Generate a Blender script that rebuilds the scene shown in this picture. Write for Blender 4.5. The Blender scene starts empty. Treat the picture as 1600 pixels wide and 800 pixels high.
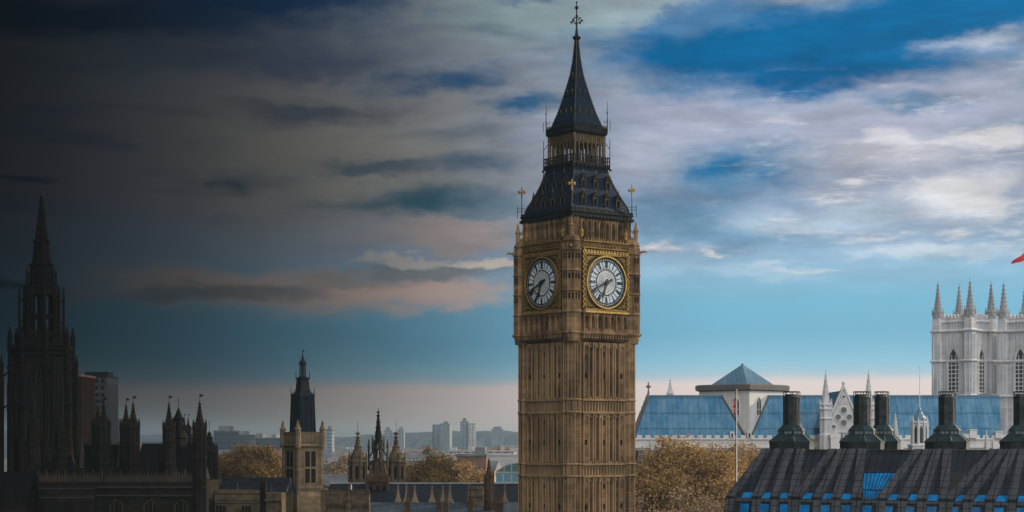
import bpy, math, random
from mathutils import Matrix, Vector
R = math.radians
scene = bpy.context.scene
col = scene.collection

# ------------------------------------------------------------------ camera, sky, sun, exposure
F = 2712.0                      # focal length in photo pixels (1600 wide)
CAMZ, HOR = 33.0, 690.0
cam_d = bpy.data.cameras.new('camera')
cam_d.sensor_width = 36.0
cam_d.lens = 36.0 * F / 1600.0
cam_d.shift_y = (HOR - 400.0) / 1600.0
cam_d.clip_start, cam_d.clip_end = 1.0, 30000.0
cam = bpy.data.objects.new('camera', cam_d)
col.objects.link(cam)
cam.location = (0, 0, CAMZ)
cam.rotation_euler = (R(90), 0, 0)
scene.camera = cam

scene.view_settings.view_transform = 'Standard'
scene.view_settings.look = 'None'
scene.view_settings.exposure = 0.0
scene.view_settings.gamma = 1.0
scene.view_settings.use_curve_mapping = False
scene.cycles.max_bounces = 6
scene.cycles.volume_bounces = 0
scene.cycles.transparent_max_bounces = 8

SUN_AZ, SUN_EL = 58.0, 16.0     # azimuth clockwise from the view axis (+Y) towards +X
sx, sy = math.sin(R(SUN_AZ)), math.cos(R(SUN_AZ))
SUNDIR = Vector((sx * math.cos(R(SUN_EL)), sy * math.cos(R(SUN_EL)), math.sin(R(SUN_EL))))
sd = bpy.data.lights.new('sun', 'SUN')
sd.energy = 5.0
sd.angle = R(0.5)
sd.color = (1.0, 0.80, 0.55)
sun = bpy.data.objects.new('sun', sd)
col.objects.link(sun)
sun.location = (200, 200, 400)
sun.rotation_euler = SUNDIR.to_track_quat('Z', 'Y').to_euler()

def lin(r, g, b):
    def f(c):
        c /= 255.0
        return c / 12.92 if c <= 0.04045 else ((c + 0.055) / 1.055) ** 2.4
    return (f(r), f(g), f(b), 1.0)

class NT:
    """small helper to wire shader nodes"""
    def __init__(s, tree):
        s.t = tree; s.n = tree.nodes; s.l = tree.links
    def put(s, sock, v):
        if v is None: return
        if isinstance(v, bpy.types.NodeSocket): s.l.new(v, sock)
        else: sock.default_value = v
    def math(s, op, a, b=None, c=None, clamp=False):
        n = s.n.new('ShaderNodeMath'); n.operation = op; n.use_clamp = clamp
        s.put(n.inputs[0], a); s.put(n.inputs[1], b); s.put(n.inputs[2], c)
        return n.outputs[0]
    def mix(s, f, a, b, mode='MIX'):
        n = s.n.new('ShaderNodeMix'); n.data_type = 'RGBA'; n.blend_type = mode; n.clamp_factor = True
        s.put(n.inputs[0], f); s.put(n.inputs[6], a); s.put(n.inputs[7], b)
        return n.outputs[2]
    def ramp(s, f, pts, interp='LINEAR'):
        n = s.n.new('ShaderNodeValToRGB'); cr = n.color_ramp; cr.interpolation = interp
        while len(cr.elements) < len(pts): cr.elements.new(0.5)
        for e, (p, c) in zip(cr.elements, pts):
            e.position = p; e.color = c if len(c) == 4 else (*c, 1)
        s.put(n.inputs[0], f)
        return n.outputs[0]
    def noise(s, vec, scale, detail=4, rough=0.55, dist=0.0):
        n = s.n.new('ShaderNodeTexNoise')
        s.put(n.inputs['Vector'], vec); n.inputs['Scale'].default_value = scale
        n.inputs['Detail'].default_value = detail; n.inputs['Roughness'].default_value = rough
        n.inputs['Distortion'].default_value = dist
        return n.outputs[0]
    def xyz(s, a, b, c):
        n = s.n.new('ShaderNodeCombineXYZ'); s.put(n.inputs[0], a); s.put(n.inputs[1], b); s.put(n.inputs[2], c)
        return n.outputs[0]
    def sep(s, v):
        n = s.n.new('ShaderNodeSeparateXYZ'); s.put(n.inputs[0], v); return n.outputs
    def smooth(s, v, a, b, to0=0.0, to1=1.0):
        n = s.n.new('ShaderNodeMapRange'); n.interpolation_type = 'SMOOTHSTEP'
        s.put(n.inputs[0], v); s.put(n.inputs[1], a); s.put(n.inputs[2], b); s.put(n.inputs[3], to0); s.put(n.inputs[4], to1)
        return n.outputs[0]

world = bpy.data.worlds.new('World')
scene.world = world
world.use_nodes = True
def build_world():
    t = NT(world.node_tree)
    t.n.clear()
    out = t.n.new('ShaderNodeOutputWorld'); bg = t.n.new('ShaderNodeBackground')
    t.l.new(bg.outputs[0], out.inputs[0])
    tc = t.n.new('ShaderNodeTexCoord')
    d = t.sep(tc.outputs['Generated'])
    az = t.math('ARCTAN2', d[0], d[1])                 # 0 along +Y, positive towards +X
    el = t.math('ARCSINE', d[2])
    U = t.math('MULTIPLY_ADD', az, 2.712, 0.80)        # sky chart: azimuth to the right
    V = t.math('MULTIPLY_ADD', el, -2.712, 0.690)      # elevation downwards
    sky = t.n.new('ShaderNodeTexSky'); sky.sky_type = 'NISHITA'; sky.sun_disc = False
    sky.sun_elevation = R(SUN_EL); sky.sun_rotation = R(SUN_AZ); sky.altitude = 30
    nish = t.mix(1.0, sky.outputs[0], (0.11, 0.11, 0.11, 1), 'MULTIPLY')
    # warped chart coordinates give the clouds ragged edges
    q = t.xyz(t.math('MULTIPLY', U, 1.0), t.math('MULTIPLY', V, 2.6), 0.0)
    n1 = t.noise(q, 4.0, 6, 0.6); q2 = t.xyz(t.math('ADD', U, 7.3), t.math('MULTIPLY', V, 2.6), 3.1)
    n2 = t.noise(q2, 4.0, 6, 0.6)
    n3 = t.noise(t.xyz(U, t.math('MULTIPLY', V, 2.0), 5.0), 11.0, 10, 0.66)
    n9 = t.noise(t.xyz(U, t.math('MULTIPLY', V, 2.2), 8.0), 34.0, 8, 0.66)
    n5 = t.noise(t.xyz(U, t.math('MULTIPLY', V, 2.4), 13.0), 17.0, 8, 0.6)
    n6 = t.noise(t.xyz(U, t.math('MULTIPLY', V, 2.4), 17.0), 17.0, 8, 0.6)
    Uw = t.math('ADD', U, t.math('ADD', t.math('MULTIPLY', t.math('SUBTRACT', n1, 0.5), 0.24), t.math('MULTIPLY', t.math('SUBTRACT', n5, 0.5), 0.10)))
    Vw = t.math('ADD', V, t.math('ADD', t.math('MULTIPLY', t.math('SUBTRACT', n2, 0.5), 0.085), t.math('MULTIPLY', t.math('SUBTRACT', n6, 0.5), 0.035)))
    base_pts = [(0.0, lin(150, 160, 172)), (0.06, lin(150, 163, 176)), (0.20, lin(150, 163, 185)), (0.31, lin(158, 168, 188)),
                (0.385, lin(150, 175, 200)), (0.42, lin(146, 186, 212)), (0.47, lin(122, 183, 211)), (0.52, lin(118, 180, 209)), (0.55, lin(130, 189, 214)), (0.572, lin(150, 198, 218)),
                (0.584, lin(172, 200, 214)), (0.597, lin(232, 214, 210)), (0.66, lin(240, 215, 200)), (0.70, lin(205, 190, 185)), (1.0, lin(120, 120, 120))]
    Vb = t.math('ADD', V, t.math('MULTIPLY', t.math('SUBTRACT', n1, 0.5), 0.02))
    # the clear strip at the horizon starts a touch lower towards the left
    Vb = t.math('SUBTRACT', Vb, t.smooth(U, 0.7, 1.2, 0.012, 0.0))
    c = t.ramp(t.math('MAXIMUM', Vb, 0.0), base_pts)
    # base tone is a little greyer and warmer on the left
    def blob(c, cx, cy, rx, ry, rgb, strength=1.0, tilt=0.0, soft=0.55, rag=0.5):
        du = t.math('SUBTRACT', Uw, cx / 1000.0); dv = t.math('SUBTRACT', Vw, cy / 1000.0)
        if tilt: dv = t.math('MULTIPLY_ADD', du, -tilt, dv)
        du = t.math('DIVIDE', du, rx / 1000.0); dv = t.math('DIVIDE', dv, ry / 1000.0)
        r2 = t.math('MULTIPLY_ADD', du, du, t.math('MULTIPLY', dv, dv))
        f = t.math('SUBTRACT', 1.0, t.math('SQRT', r2))
        f = t.math('ADD', f, t.math('MULTIPLY', t.math('SUBTRACT', n9 if ry < 14 else n3, 0.5), rag * (1.5 if ry < 14 else 1.0)))
        a = t.smooth(f, 0.0, soft, 0.0, strength)
        return t.mix(a, c, lin(*rgb))
    B = [
     # pale veil at the top centre
     (850, 40, 260, 75, (160, 182, 188), .85, 0, .7, .3),
     (500, 250, 500, 210, (172, 170, 162), .95, 0, .9, .2),
     (1100, 200, 260, 60, (165, 172, 195), .8, .08, .7, .5),
     (1010, 250, 130, 50, (178, 184, 200), .7, 0, .7, .5),
     # deep blue bank, top right
     (1230, 100, 410, 92, (0, 102, 156), 1.0, .03, .55, .3),
     (1500, 52, 360, 82, (0, 102, 156), 1.0, -.05, .55, .3),
     (1260, 140, 190, 46, (0, 94, 148), 1.0, .06, .7, .4),
     (1100, 40, 130, 40, (70, 122, 165), .9, -.1, .8, .6),
     (1225, -2, 80, 18, (196, 212, 214), .95, 0, .6, .5),
     (1010, 20, 60, 40, (150, 172, 182), .8, -.5, .7, .4),
     # lavender and white billows on the right
     (1420, 190, 260, 60, (172, 175, 195), .8, -.1, .8, .6),
     (1520, 96, 140, 26, (192, 198, 210), .85, -.1, 1.1, .9),
     (1400, 255, 240, 42, (190, 188, 198), .75, -.05, .8, .8),
     (1545, 235, 80, 26, (222, 220, 224), .9, 0, .7, .9),
     (1390, 235, 60, 22, (214, 212, 218), .8, 0, .8, .9),
     (1480, 318, 160, 40, (216, 216, 219), .95, -.06, .8, .8),
     (1250, 345, 220, 24, (176, 196, 212), .7, -.04, .8, .8),
     # blue breaks
     (1150, 270, 190, 66, (66, 128, 170), .95, .02, .95, .6),
     (1140, 274, 85, 24, (14, 112, 165), .95, 0, .9, .6),
     (1060, 335, 210, 76, (92, 136, 168), .85, -.1, .95, .5),
     (1130, 375, 240, 30, (98, 150, 182), .6, 0, .9, .5),
     (1420, 184, 110, 22, (96, 138, 176), .8, 0, .8, .5),
     (1580, 330, 60, 14, (150, 165, 190), .6, 0, .8, .5),
     (1450, 395, 180, 16, (196, 208, 218), .8, 0, .8, .9),
     # small cream puffs over the horizon blue
     (1022, 398, 44, 13.5, (244, 232, 222), .75, 0, 1.2, 1.2),
     (1108, 401, 34, 9, (236, 228, 222), .75, 0, 1.2, 1.2),
     (1240, 419, 110, 10, (222, 218, 216), .6, 0, 1.3, 1.2),
     (1340, 372, 80, 11, (222, 222, 224), .6, 0, 1.3, 1.2),
     (1470, 369, 60, 12, (234, 230, 228), .7, 0, 1.3, 1.2),
     (1150, 430, 200, 14, (168, 196, 212), .6, 0, .9, .7),
     # left half: dark blue streaks
     (230, 48, 520, 52, (42, 86, 132), .95, 0, .8, .6),
     (420, 105, 380, 56, (96, 112, 146), .8, 0, .9, .6),
     (430, 24, 280, 22, (20, 78, 134), .9, 0, .8, .7),
     (500, 182, 230, 24, (90, 104, 126), .8, .02, 1.0, .8),
     (520, 120, 140, 22, (96, 112, 142), .6, 0, .8, .6),
     (700, 140, 150, 34, (44, 98, 146), .95, -.06, 1.0, .8),
     (815, 177, 110, 20, (20, 104, 156), .9, 0, 1.0, .8),
     (760, 60, 60, 20, (120, 145, 160), .6, 0, .8, .6),
     (820, 8, 70, 14, (86, 122, 160), .8, 0, .7, .6),
     (870, 215, 70, 40, (170, 180, 198), .7, 0, .8, .6),
     # left half: lower clouds
     (735, 264, 140, 30, (92, 120, 144), .85, 0, 1.0, .9),
     (590, 266, 110, 22, (88, 110, 130), .8, .1, .7, .6),
     (640, 324, 230, 42, (56, 104, 126), .95, 0, .9, .8),
     (760, 330, 100, 22, (110, 140, 160), .7, 0, .8, .6),
     (400, 301, 44, 18, (96, 112, 126), .8, .1, 1.0, .9),
     (690, 372, 190, 34, (192, 174, 168), .85, -.02, .8, .6),
     (745, 348, 70, 14, (110, 140, 158), .7, 0, .8, .6),
     (430, 458, 430, 46, (216, 192, 178), .95, 0, .8, .5),
     (690, 452, 230, 40, (226, 198, 186), .95, 0, .8, .6),
     (360, 464, 240, 22, (104, 126, 138), .65, -.04, .7, .6),
     (560, 440, 120, 18, (160, 160, 160), .7, 0, .8, .6),
     (690, 420, 170, 20, (146, 152, 156), .9, -.03, .6, .8),
     (650, 407, 130, 9, (206, 202, 196), .9, 0, .6, .9),
     (775, 405, 65, 12, (236, 224, 212), .95, 0, .6, .9),
     (40, 460, 110, 12, (60, 104, 130), .9, 0, .7, .5),
     (50, 292, 90, 8, (70, 108, 130), .8, 0, .7, .5),
    ]
    for b in B: c = blob(c, *b)
    # thin bright streaks among the billows on the sunward side
    st = t.noise(t.xyz(U, t.math('MULTIPLY', V, 4.6), 41.0), 8.0, 10, 0.66, 0.15)
    sm = t.math('MULTIPLY', t.smooth(st, 0.52, 0.72, 0.0, 1.0), t.math('MULTIPLY', t.smooth(U, 0.95, 1.35), t.math('MULTIPLY', t.smooth(V, 0.10, 0.22), t.smooth(V, 0.36, 0.46, 1.0, 0.0))))
    c = t.mix(t.math('MULTIPLY', sm, 0.85), c, lin(228, 224, 226))
    # long bands of darker stratus on the shaded side
    ls = t.noise(t.xyz(U, t.math('MULTIPLY', V, 5.5), 53.0), 3.6, 8, 0.58, 0.2)
    lm = t.math('MULTIPLY', t.smooth(ls, 0.48, 0.70), t.math('MULTIPLY', t.smooth(U, 0.75, 1.0, 1.0, 0.0), t.smooth(V, 0.30, 0.44, 1.0, 0.15)))
    c = t.mix(t.math('MULTIPLY', lm, 0.42), c, lin(66, 100, 132))
    # fine mottling of the cloud layer
    n4 = t.noise(t.xyz(U, t.math('MULTIPLY', V, 4.2), 9.0), 8.0, 9, 0.60)
    n7 = t.noise(t.xyz(U, t.math('MULTIPLY', V, 3.8), 31.0), 5.5, 9, 0.58, 0.25)
    mott = t.math('MULTIPLY', t.smooth(n4, 0.32, 0.68, 0.88, 1.12), t.smooth(n7, 0.34, 0.66, 0.90, 1.12))
    mfade = t.smooth(V, 0.38, 0.50, 1.0, 0.0)
    mfade = t.math('MULTIPLY', mfade, t.smooth(U, 0.45, 1.0, 0.25, 1.0))
    c = t.mix(mfade, c, t.mix(1.0, c, t.xyz(mott, mott, mott), 'MULTIPLY'))
    # darkening gradient put into the sky colour towards the left
    g = t.ramp(t.math('DIVIDE', t.math('ADD', U, 0.2), 2.0), [(p_, (k, k, k)) for p_, k in
         [(0.0, .016), (0.10, .022), (0.15, .038), (0.20, .066), (0.25, .100), (0.30, .160), (0.35, .235), (0.40, .335), (0.45, .46), (0.50, .62), (0.55, .77), (0.60, .93), (0.66, 1.0)]])
    c = t.mix(1.0, c, g, 'MULTIPLY')
    # outside the window of the painted clouds: hazy blue Nishita sky, thinned by overcast
    # bright lobe added behind and above the camera to light the facades
    lobe_dir = Vector((0.10, -0.74, 0.66)).normalized()
    dp = t.n.new('ShaderNodeVectorMath'); dp.operation = 'DOT_PRODUCT'
    t.l.new(tc.outputs['Generated'], dp.inputs[0]); dp.inputs[1].default_value = lobe_dir
    lobe = t.smooth(dp.outputs['Value'], 0.72, 0.98, 0.0, 1.0)
    inview = t.math('MULTIPLY', t.smooth(t.math('ABSOLUTE', az), 0.55, 0.95, 1.0, 0.0), t.smooth(el, 0.34, 0.60, 1.0, 0.0))
    leftdark = t.smooth(az, -0.25, -0.9, 1.0, 0.0)
    leftdark = t.math('MAXIMUM', leftdark, t.smooth(t.math('ABSOLUTE', az), 2.0, 2.9, 0.0, 1.0))
    other = t.mix(0.35, nish, (0.16, 0.19, 0.23, 1))
    other = t.mix(t.math('SUBTRACT', 1.0, leftdark), other, (0.012, 0.014, 0.018, 1))
    other = t.mix(lobe, other, (LOBE * 1.0, LOBE * .95, LOBE * .90, 1))
    c = t.mix(inview, other, c)
    t.l.new(c, bg.inputs[0])
    bg.inputs[1].default_value = 1.0
LOBE = 2.6
build_world()
world.cycles.sampling_method = 'MANUAL'
world.cycles.sample_map_resolution = 512

# ------------------------------------------------------------------ materials
def new_mat(name):
    m = bpy.data.materials.new(name); m.use_nodes = True
    t = NT(m.node_tree); b = t.n['Principled BSDF']
    return m, t, b

def stone(name, c1, c2, rough=0.92, course=0.0, stain=0.5, streak=0.35, grit=0.35, tone=(.80, 1.16)):
    """weathered masonry: big patches, vertical run-off streaks, fine grain, faint block courses"""
    TONE = tone
    m, t, b = new_mat(name)
    g = t.n.new('ShaderNodeNewGeometry'); p = g.outputs['Position']; s = t.sep(p)
    big = t.noise(p, 0.16, 5, 0.6)
    st = t.noise(t.xyz(t.math('MULTIPLY', s[0], 1.3), t.math('MULTIPLY', s[1], 1.3), t.math('MULTIPLY', s[2], 0.09)), 1.0, 5, 0.6)
    fine = t.noise(p, 3.0, 4, 0.7)
    f = t.math('ADD', t.math('MULTIPLY', t.smooth(big, .35, .68), stain), t.math('MULTIPLY', t.smooth(st, .42, .70), streak))
    f = t.math('ADD', f, t.math('MULTIPLY', t.math('SUBTRACT', fine, .5), grit), clamp=True)
    c = t.mix(f, (*c1, 1), (*c2, 1))
    if course:
        h = t.math('DIVIDE', t.math('ADD', s[0], t.math('MULTIPLY', s[1], .7)), course * 2.3)
        fz = t.math('FRACT', t.math('DIVIDE', s[2], course))
        row = t.math('FLOOR', t.math('DIVIDE', s[2], course))
        fh = t.math('FLOOR', t.math('ADD', h, t.math('MULTIPLY', row, 0.37)))
        wn = t.n.new('ShaderNodeTexWhiteNoise'); wn.noise_dimensions = '2D'
        t.l.new(t.xyz(fh, row, 0), wn.inputs['Vector'])
        tone = t.smooth(wn.outputs['Value'], 0, 1, *TONE)
        tone = t.math('MULTIPLY', tone, t.smooth(fz, 0.0, 0.12, .78, 1.0))
        c = t.mix(1.0, c, t.xyz(tone, tone, tone), 'MULTIPLY')
    t.l.new(c, b.inputs['Base Color']); b.inputs['Roughness'].default_value = rough
    b.inputs['Specular IOR Level'].default_value = 0.06
    bp = t.n.new('ShaderNodeBump'); bp.inputs['Strength'].default_value = 0.35; bp.inputs['Distance'].default_value = 0.08
    t.l.new(fine, bp.inputs['Height']); t.l.new(bp.outputs[0], b.inputs['Normal'])
    return m

def plain(name, c, rough=0.6, metal=0.0, var=0.25, scale=1.5, spec=0.5):
    m, t, b = new_mat(name)
    g = t.n.new('ShaderNodeNewGeometry')
    n = t.noise(g.outputs['Position'], scale, 4, .6)
    k = t.smooth(n, .3, .7, 1 - var, 1 + var)
    t.l.new(t.mix(1.0, (*c, 1), t.xyz(k, k, k), 'MULTIPLY'), b.inputs['Base Color'])
    b.inputs['Roughness'].default_value = rough; b.inputs['Metallic'].default_value = metal
    b.inputs['Specular IOR Level'].default_value = spec
    return m

def sheet_roof(name, c1, c2, pitch=1.2, rough=0.4, axis=(1, 0, 0), stain=1.0, line=.7, cross=0.0, spec=.12):
    """metal or lead roof in sheets: a seam every `pitch` metres along `axis` (world), patched and streaked"""
    m, t, b = new_mat(name)
    g = t.n.new('ShaderNodeNewGeometry'); p = g.outputs['Position']; s = t.sep(p)
    a = t.math('ADD', t.math('MULTIPLY', s[0], axis[0] / pitch), t.math('MULTIPLY', s[1], axis[1] / pitch))
    fr = t.math('FRACT', a); fl = t.math('FLOOR', a)
    wn = t.n.new('ShaderNodeTexWhiteNoise'); wn.noise_dimensions = '2D'
    t.l.new(t.xyz(fl, t.math('FLOOR', t.math('DIVIDE', s[2], 2.6)), 0), wn.inputs['Vector'])
    n = t.noise(t.xyz(t.math('MULTIPLY', s[0], .5), t.math('MULTIPLY', s[1], .5), t.math('MULTIPLY', s[2], .12)), 1.0, 5, .65)
    f = t.math('MULTIPLY', t.math('ADD', t.smooth(n, .32, .7, 0, .75), t.math('MULTIPLY', wn.outputs['Value'], .3)), stain, clamp=True)
    c = t.mix(f, (*c1, 1), (*c2, 1))
    ln = t.smooth(t.math('ABSOLUTE', t.math('SUBTRACT', fr, .5)), .38, .5, 1.0, line)
    if cross:
        fz = t.math('FRACT', t.math('DIVIDE', s[2], cross))
        ln = t.math('MULTIPLY', ln, t.smooth(t.math('ABSOLUTE', t.math('SUBTRACT', fz, .5)), .40, .5, 1.0, line))
    c = t.mix(1.0, c, t.xyz(ln, ln, ln), 'MULTIPLY')
    t.l.new(c, b.inputs['Base Color']); b.inputs['Roughness'].default_value = rough; b.inputs['Specular IOR Level'].default_value = spec
    bp = t.n.new('ShaderNodeBump'); bp.inputs['Strength'].default_value = 0.5; bp.inputs['Distance'].default_value = 0.1
    t.l.new(ln, bp.inputs['Height']); t.l.new(bp.outputs[0], b.inputs['Normal'])
    return m

def leafy(name, cols, scale=0.9):
    m, t, b = new_mat(name)
    g = t.n.new('ShaderNodeNewGeometry'); p = g.outputs['Position']
    n = t.noise(p, scale, 5, .7); n2 = t.noise(p, .22, 3, .6)
    f = t.math('ADD', t.math('MULTIPLY', n, .6), t.math('MULTIPLY', n2, .4))
    c = t.ramp(f, [(.36, cols[0]), (.5, cols[1]), (.62, cols[2])])
    t.l.new(c, b.inputs['Base Color']); b.inputs['Roughness'].default_value = .8
    b.inputs['Specular IOR Level'].default_value = .2
    return m

def facade(name, wall, glass, pitch=(3.0, 3.2), fill=(.62, .5), rough=.8):
    """far building skin: rows of windows set in the wall"""
    m, t, b = new_mat(name)
    g = t.n.new('ShaderNodeNewGeometry'); s = t.sep(g.outputs['Position']); nn = t.sep(g.outputs['Normal'])
    h = t.mix(t.math('GREATER_THAN', t.math('ABSOLUTE', nn[0]), .72), t.xyz(s[0], 0, 0), t.xyz(s[1], 0, 0))
    h = t.sep(h)[0]
    fx = t.math('FRACT', t.math('DIVIDE', h, pitch[0])); fz = t.math('FRACT', t.math('DIVIDE', s[2], pitch[1]))
    w = t.math('MULTIPLY', t.math('LESS_THAN', fx, fill[0]), t.math('LESS_THAN', fz, fill[1]))
    w = t.math('MULTIPLY', w, t.math('LESS_THAN', t.math('ABSOLUTE', nn[2]), .4))
    n = t.noise(g.outputs['Position'], .08, 4, .6)
    k = t.smooth(n, .3, .7, .8, 1.15)
    c = t.mix(w, t.mix(1.0, (*wall, 1), t.xyz(k, k, k), 'MULTIPLY'), (*glass, 1))
    t.l.new(c, b.inputs['Base Color']); b.inputs['Roughness'].default_value = rough
    return m

M = {}
M['tower_stone'] = stone('tower_stone', (.330, .214, .118), (.078, .048, .029), course=.62, stain=.6, streak=.6, tone=(.72, 1.22))
M['tower_trim'] = stone('tower_trim', (.40, .272, .155), (.14, .090, .052), stain=.45, streak=.4)
M['slot'] = plain('slot_dark', (.010, .008, .007), .7, spec=.1)
M['iron_roof'] = sheet_roof('iron_roof_tiles', (.005, .014, .034), (.011, .027, .056), .5, .5, (.79, .62, 0), line=.6, cross=.5)
M['iron'] = plain('painted_iron', (.008, .009, .012), .55, spec=.25)
M['gold'] = plain('gilding', (.62, .40, .12), .38, .75, .3, 3)
M['gold_dull'] = plain('tarnished_gilding', (.30, .19, .055), .5, .55, .45, 4)
M['opal'] = plain('opal_glass', (.74, .86, .96), .35, 0, .10, 1.2)
M['opal_grey'] = plain('opal_lattice', (.56, .61, .66), .5, 0, .45, 7)
M['black'] = plain('black_paint', (.010, .011, .013), .45)
M['spandrel'] = plain('spandrel_paint', (.045, .033, .014), .6, .2, .5, 5)
M['lantern_stone'] = plain('lantern_metal', (.13, .09, .045), .5, .35, .5, 3)
M['palace_stone'] = stone('palace_stone', (.026, .022, .019), (.010, .009, .008), course=.6)  # left-side gloom put into the palace stone colour
M['gloom_stone'] = stone('gloom_dark_stone', (.020, .015, .011), (.008, .007, .006), course=.6)  # same left-side gloom, darker still, put into the colour
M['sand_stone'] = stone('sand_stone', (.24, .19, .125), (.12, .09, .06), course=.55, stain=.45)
M['sand_trim'] = stone('sand_trim', (.28, .215, .145), (.15, .11, .075), stain=.35)
M['brown_stone'] = stone('brown_stone', (.105, .072, .050), (.05, .036, .028), course=.5)
M['slate'] = sheet_roof('slate_roof', (.007, .011, .020), (.014, .020, .032), .6, .65, (1, .2, 0), line=.85, cross=.5)
M['slate_black'] = sheet_roof('black_slate', (.006, .007, .009), (.010, .010, .012), .6, .7, (1, .2, 0), line=.85, cross=.5)
M['vent_roof'] = sheet_roof('cast_iron_roof', (.009, .014, .024), (.016, .024, .036), 1.0, .6, (.75, .6, 0), line=.6)
M['gutter'] = sheet_roof('grey_lead', (.045, .07, .10), (.085, .11, .14), 1.2, .6, (1, 0, 0))
M['ab_stone'] = stone('abbey_stone', (.68, .70, .75), (.36, .38, .41), course=.8, stain=.35, streak=.55, grit=.2, tone=(.90, 1.06))
M['ab_trim'] = stone('abbey_trim', (.66, .67, .70), (.38, .39, .41), stain=.4, streak=.4, grit=.25)
M['ab_white'] = stone('abbey_pale_stone', (.74, .74, .74), (.52, .51, .50), stain=.35, streak=.4, grit=.25)
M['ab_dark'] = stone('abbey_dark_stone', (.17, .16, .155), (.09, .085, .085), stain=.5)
M['ab_roof'] = sheet_roof('abbey_lead_roof', (.026, .165, .325), (.13, .295, .45), 1.25, .42, (1, 0, 0), 1.0, .66, 3.6)  # reflected sky blue put into the lead colour
M['lant_roof'] = sheet_roof('lantern_lead_roof', (.085, .195, .31), (.16, .285, .40), 1.0, .42, (1, 0, 0), .9, .7)
M['ab_pin'] = stone('abbey_weathered_pinnacle', (.36, .37, .40), (.20, .205, .22), stain=.5)
M['glass_dark'] = plain('leaded_glass', (.030, .036, .045), .25, 0, .3, 2)
M['louvre'] = plain('slate_louvre', (.13, .15, .17), .6)
M['ph_roof'] = sheet_roof('bronze_roof_panel', (.013, .018, .028), (.027, .033, .046), .85, .55, (.90, -.43, 0), 1.0, .3, .75)
M['ph_rib'] = sheet_roof('bronze_roof_duct', (.042, .048, .062), (.085, .088, .100), .85, .5, (.90, -.43, 0), 1.0, .22, .75)
M['ph_bronze'] = plain('chimney_bronze', (.052, .058, .064), .34, .9, .4, 1.2)
M['ph_green'] = plain('weathered_bronze', (.026, .054, .060), .40, .6, .5, 1.6)
M['ph_glass'] = plain('blue_window_glass', (.002, .20, .52), .2, 0, .38, .7, .5)  # blue of the reflected sky put into the glass colour
M['ph_wall'] = stone('office_stone', (.30, .26, .20), (.2, .17, .13))
M['bark'] = plain('bark', (.15, .12, .095), .9)
M['leaf_tan'] = leafy('tan_leaves', [(.24, .150, .070), (.41, .265, .110), (.57, .38, .165)])
M['leaf_gold'] = leafy('golden_leaves', [(.09, .054, .018), (.20, .122, .038), (.31, .20, .065)])
M['leaf_dull'] = leafy('dull_leaves', [(.22, .160, .105), (.33, .24, .15), (.44, .32, .20)])
M['ground'] = plain('city_ground', (.10, .105, .10), .95, 0, .4, .01)
M['hill'] = leafy('wooded_hill', [(.028, .045, .068), (.042, .064, .092), (.06, .085, .115)], .03)  # haze blue put into the colour of the slopes
M['white_wall'] = facade('white_render_wall', (.40, .40, .40), (.10, .12, .14), (4, 3.4), (.5, .45))
M['tan_wall'] = facade('tan_brick_wall', (.36, .28, .21), (.07, .08, .09), (4, 3.4), (.5, .45))
M['red_wall'] = facade('red_brick_wall', (.20, .105, .075), (.10, .10, .10), (4, 3.4), (.45, .45))
M['grey_wall'] = facade('grey_office_wall', (.075, .095, .115), (.04, .06, .085), (3.5, 3.4), (.8, .55))
M['block_wall'] = facade('tower_block_wall', (.20, .24, .28), (.08, .12, .16), (5, 3.0), (.7, .45))
M['glass_wall'] = facade('green_glass_wall', (.30, .36, .36), (.05, .13, .14), (2.2, 4.0), (.88, .8), .3)
M['blue_glass'] = facade('blue_glass_wall', (.30, .42, .50), (.10, .24, .34), (2.4, 3.0), (.85, .75), .3)
M['dark_office'] = plain('dark_office_wall', (.034, .036, .038), .8, 0, .2, .2)
M['roof_pale'] = plain('pale_flat_roof', (.36, .37, .38), .85, 0, .2, .1)
M['roof_red'] = plain('red_tile_roof', (.24, .12, .085), .9, 0, .3, .2)
M['roof_grey'] = plain('grey_roof', (.16, .17, .18), .8, 0, .3, .2)
M['flag_red'] = plain('red_flag_cloth', (.62, .010, .035), .7, 0, .12, 1)
M['flag_blue'] = plain('navy_flag_cloth', (.02, .03, .13), .7)
M['white_paint'] = plain('white_paint', (.75, .75, .75), .5, 0, .1)
M['sunlit_flank'] = stone('sunlit_stone_flank', (.042, .020, .009), (.020, .010, .006))  # sunlight on the flank put into the stone colour
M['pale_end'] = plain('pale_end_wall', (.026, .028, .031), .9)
M['lead_lit'] = plain('lit_lead_ridge', (.26, .30, .34), .6)  # light along the ridge put into the lead colour
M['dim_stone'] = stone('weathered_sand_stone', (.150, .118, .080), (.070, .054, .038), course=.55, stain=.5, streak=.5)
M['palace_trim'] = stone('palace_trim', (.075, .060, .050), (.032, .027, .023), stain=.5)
M['ph_blank'] = plain('blank_bronze_panel', (.012, .012, .015), .6, 0, .3, 1)
M['added_cloud'] = plain('added_cloud_grey', (.45, .45, .47), 1.0, 0, .2, .004, 0)  # grey of the added, unseen light blockers
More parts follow.
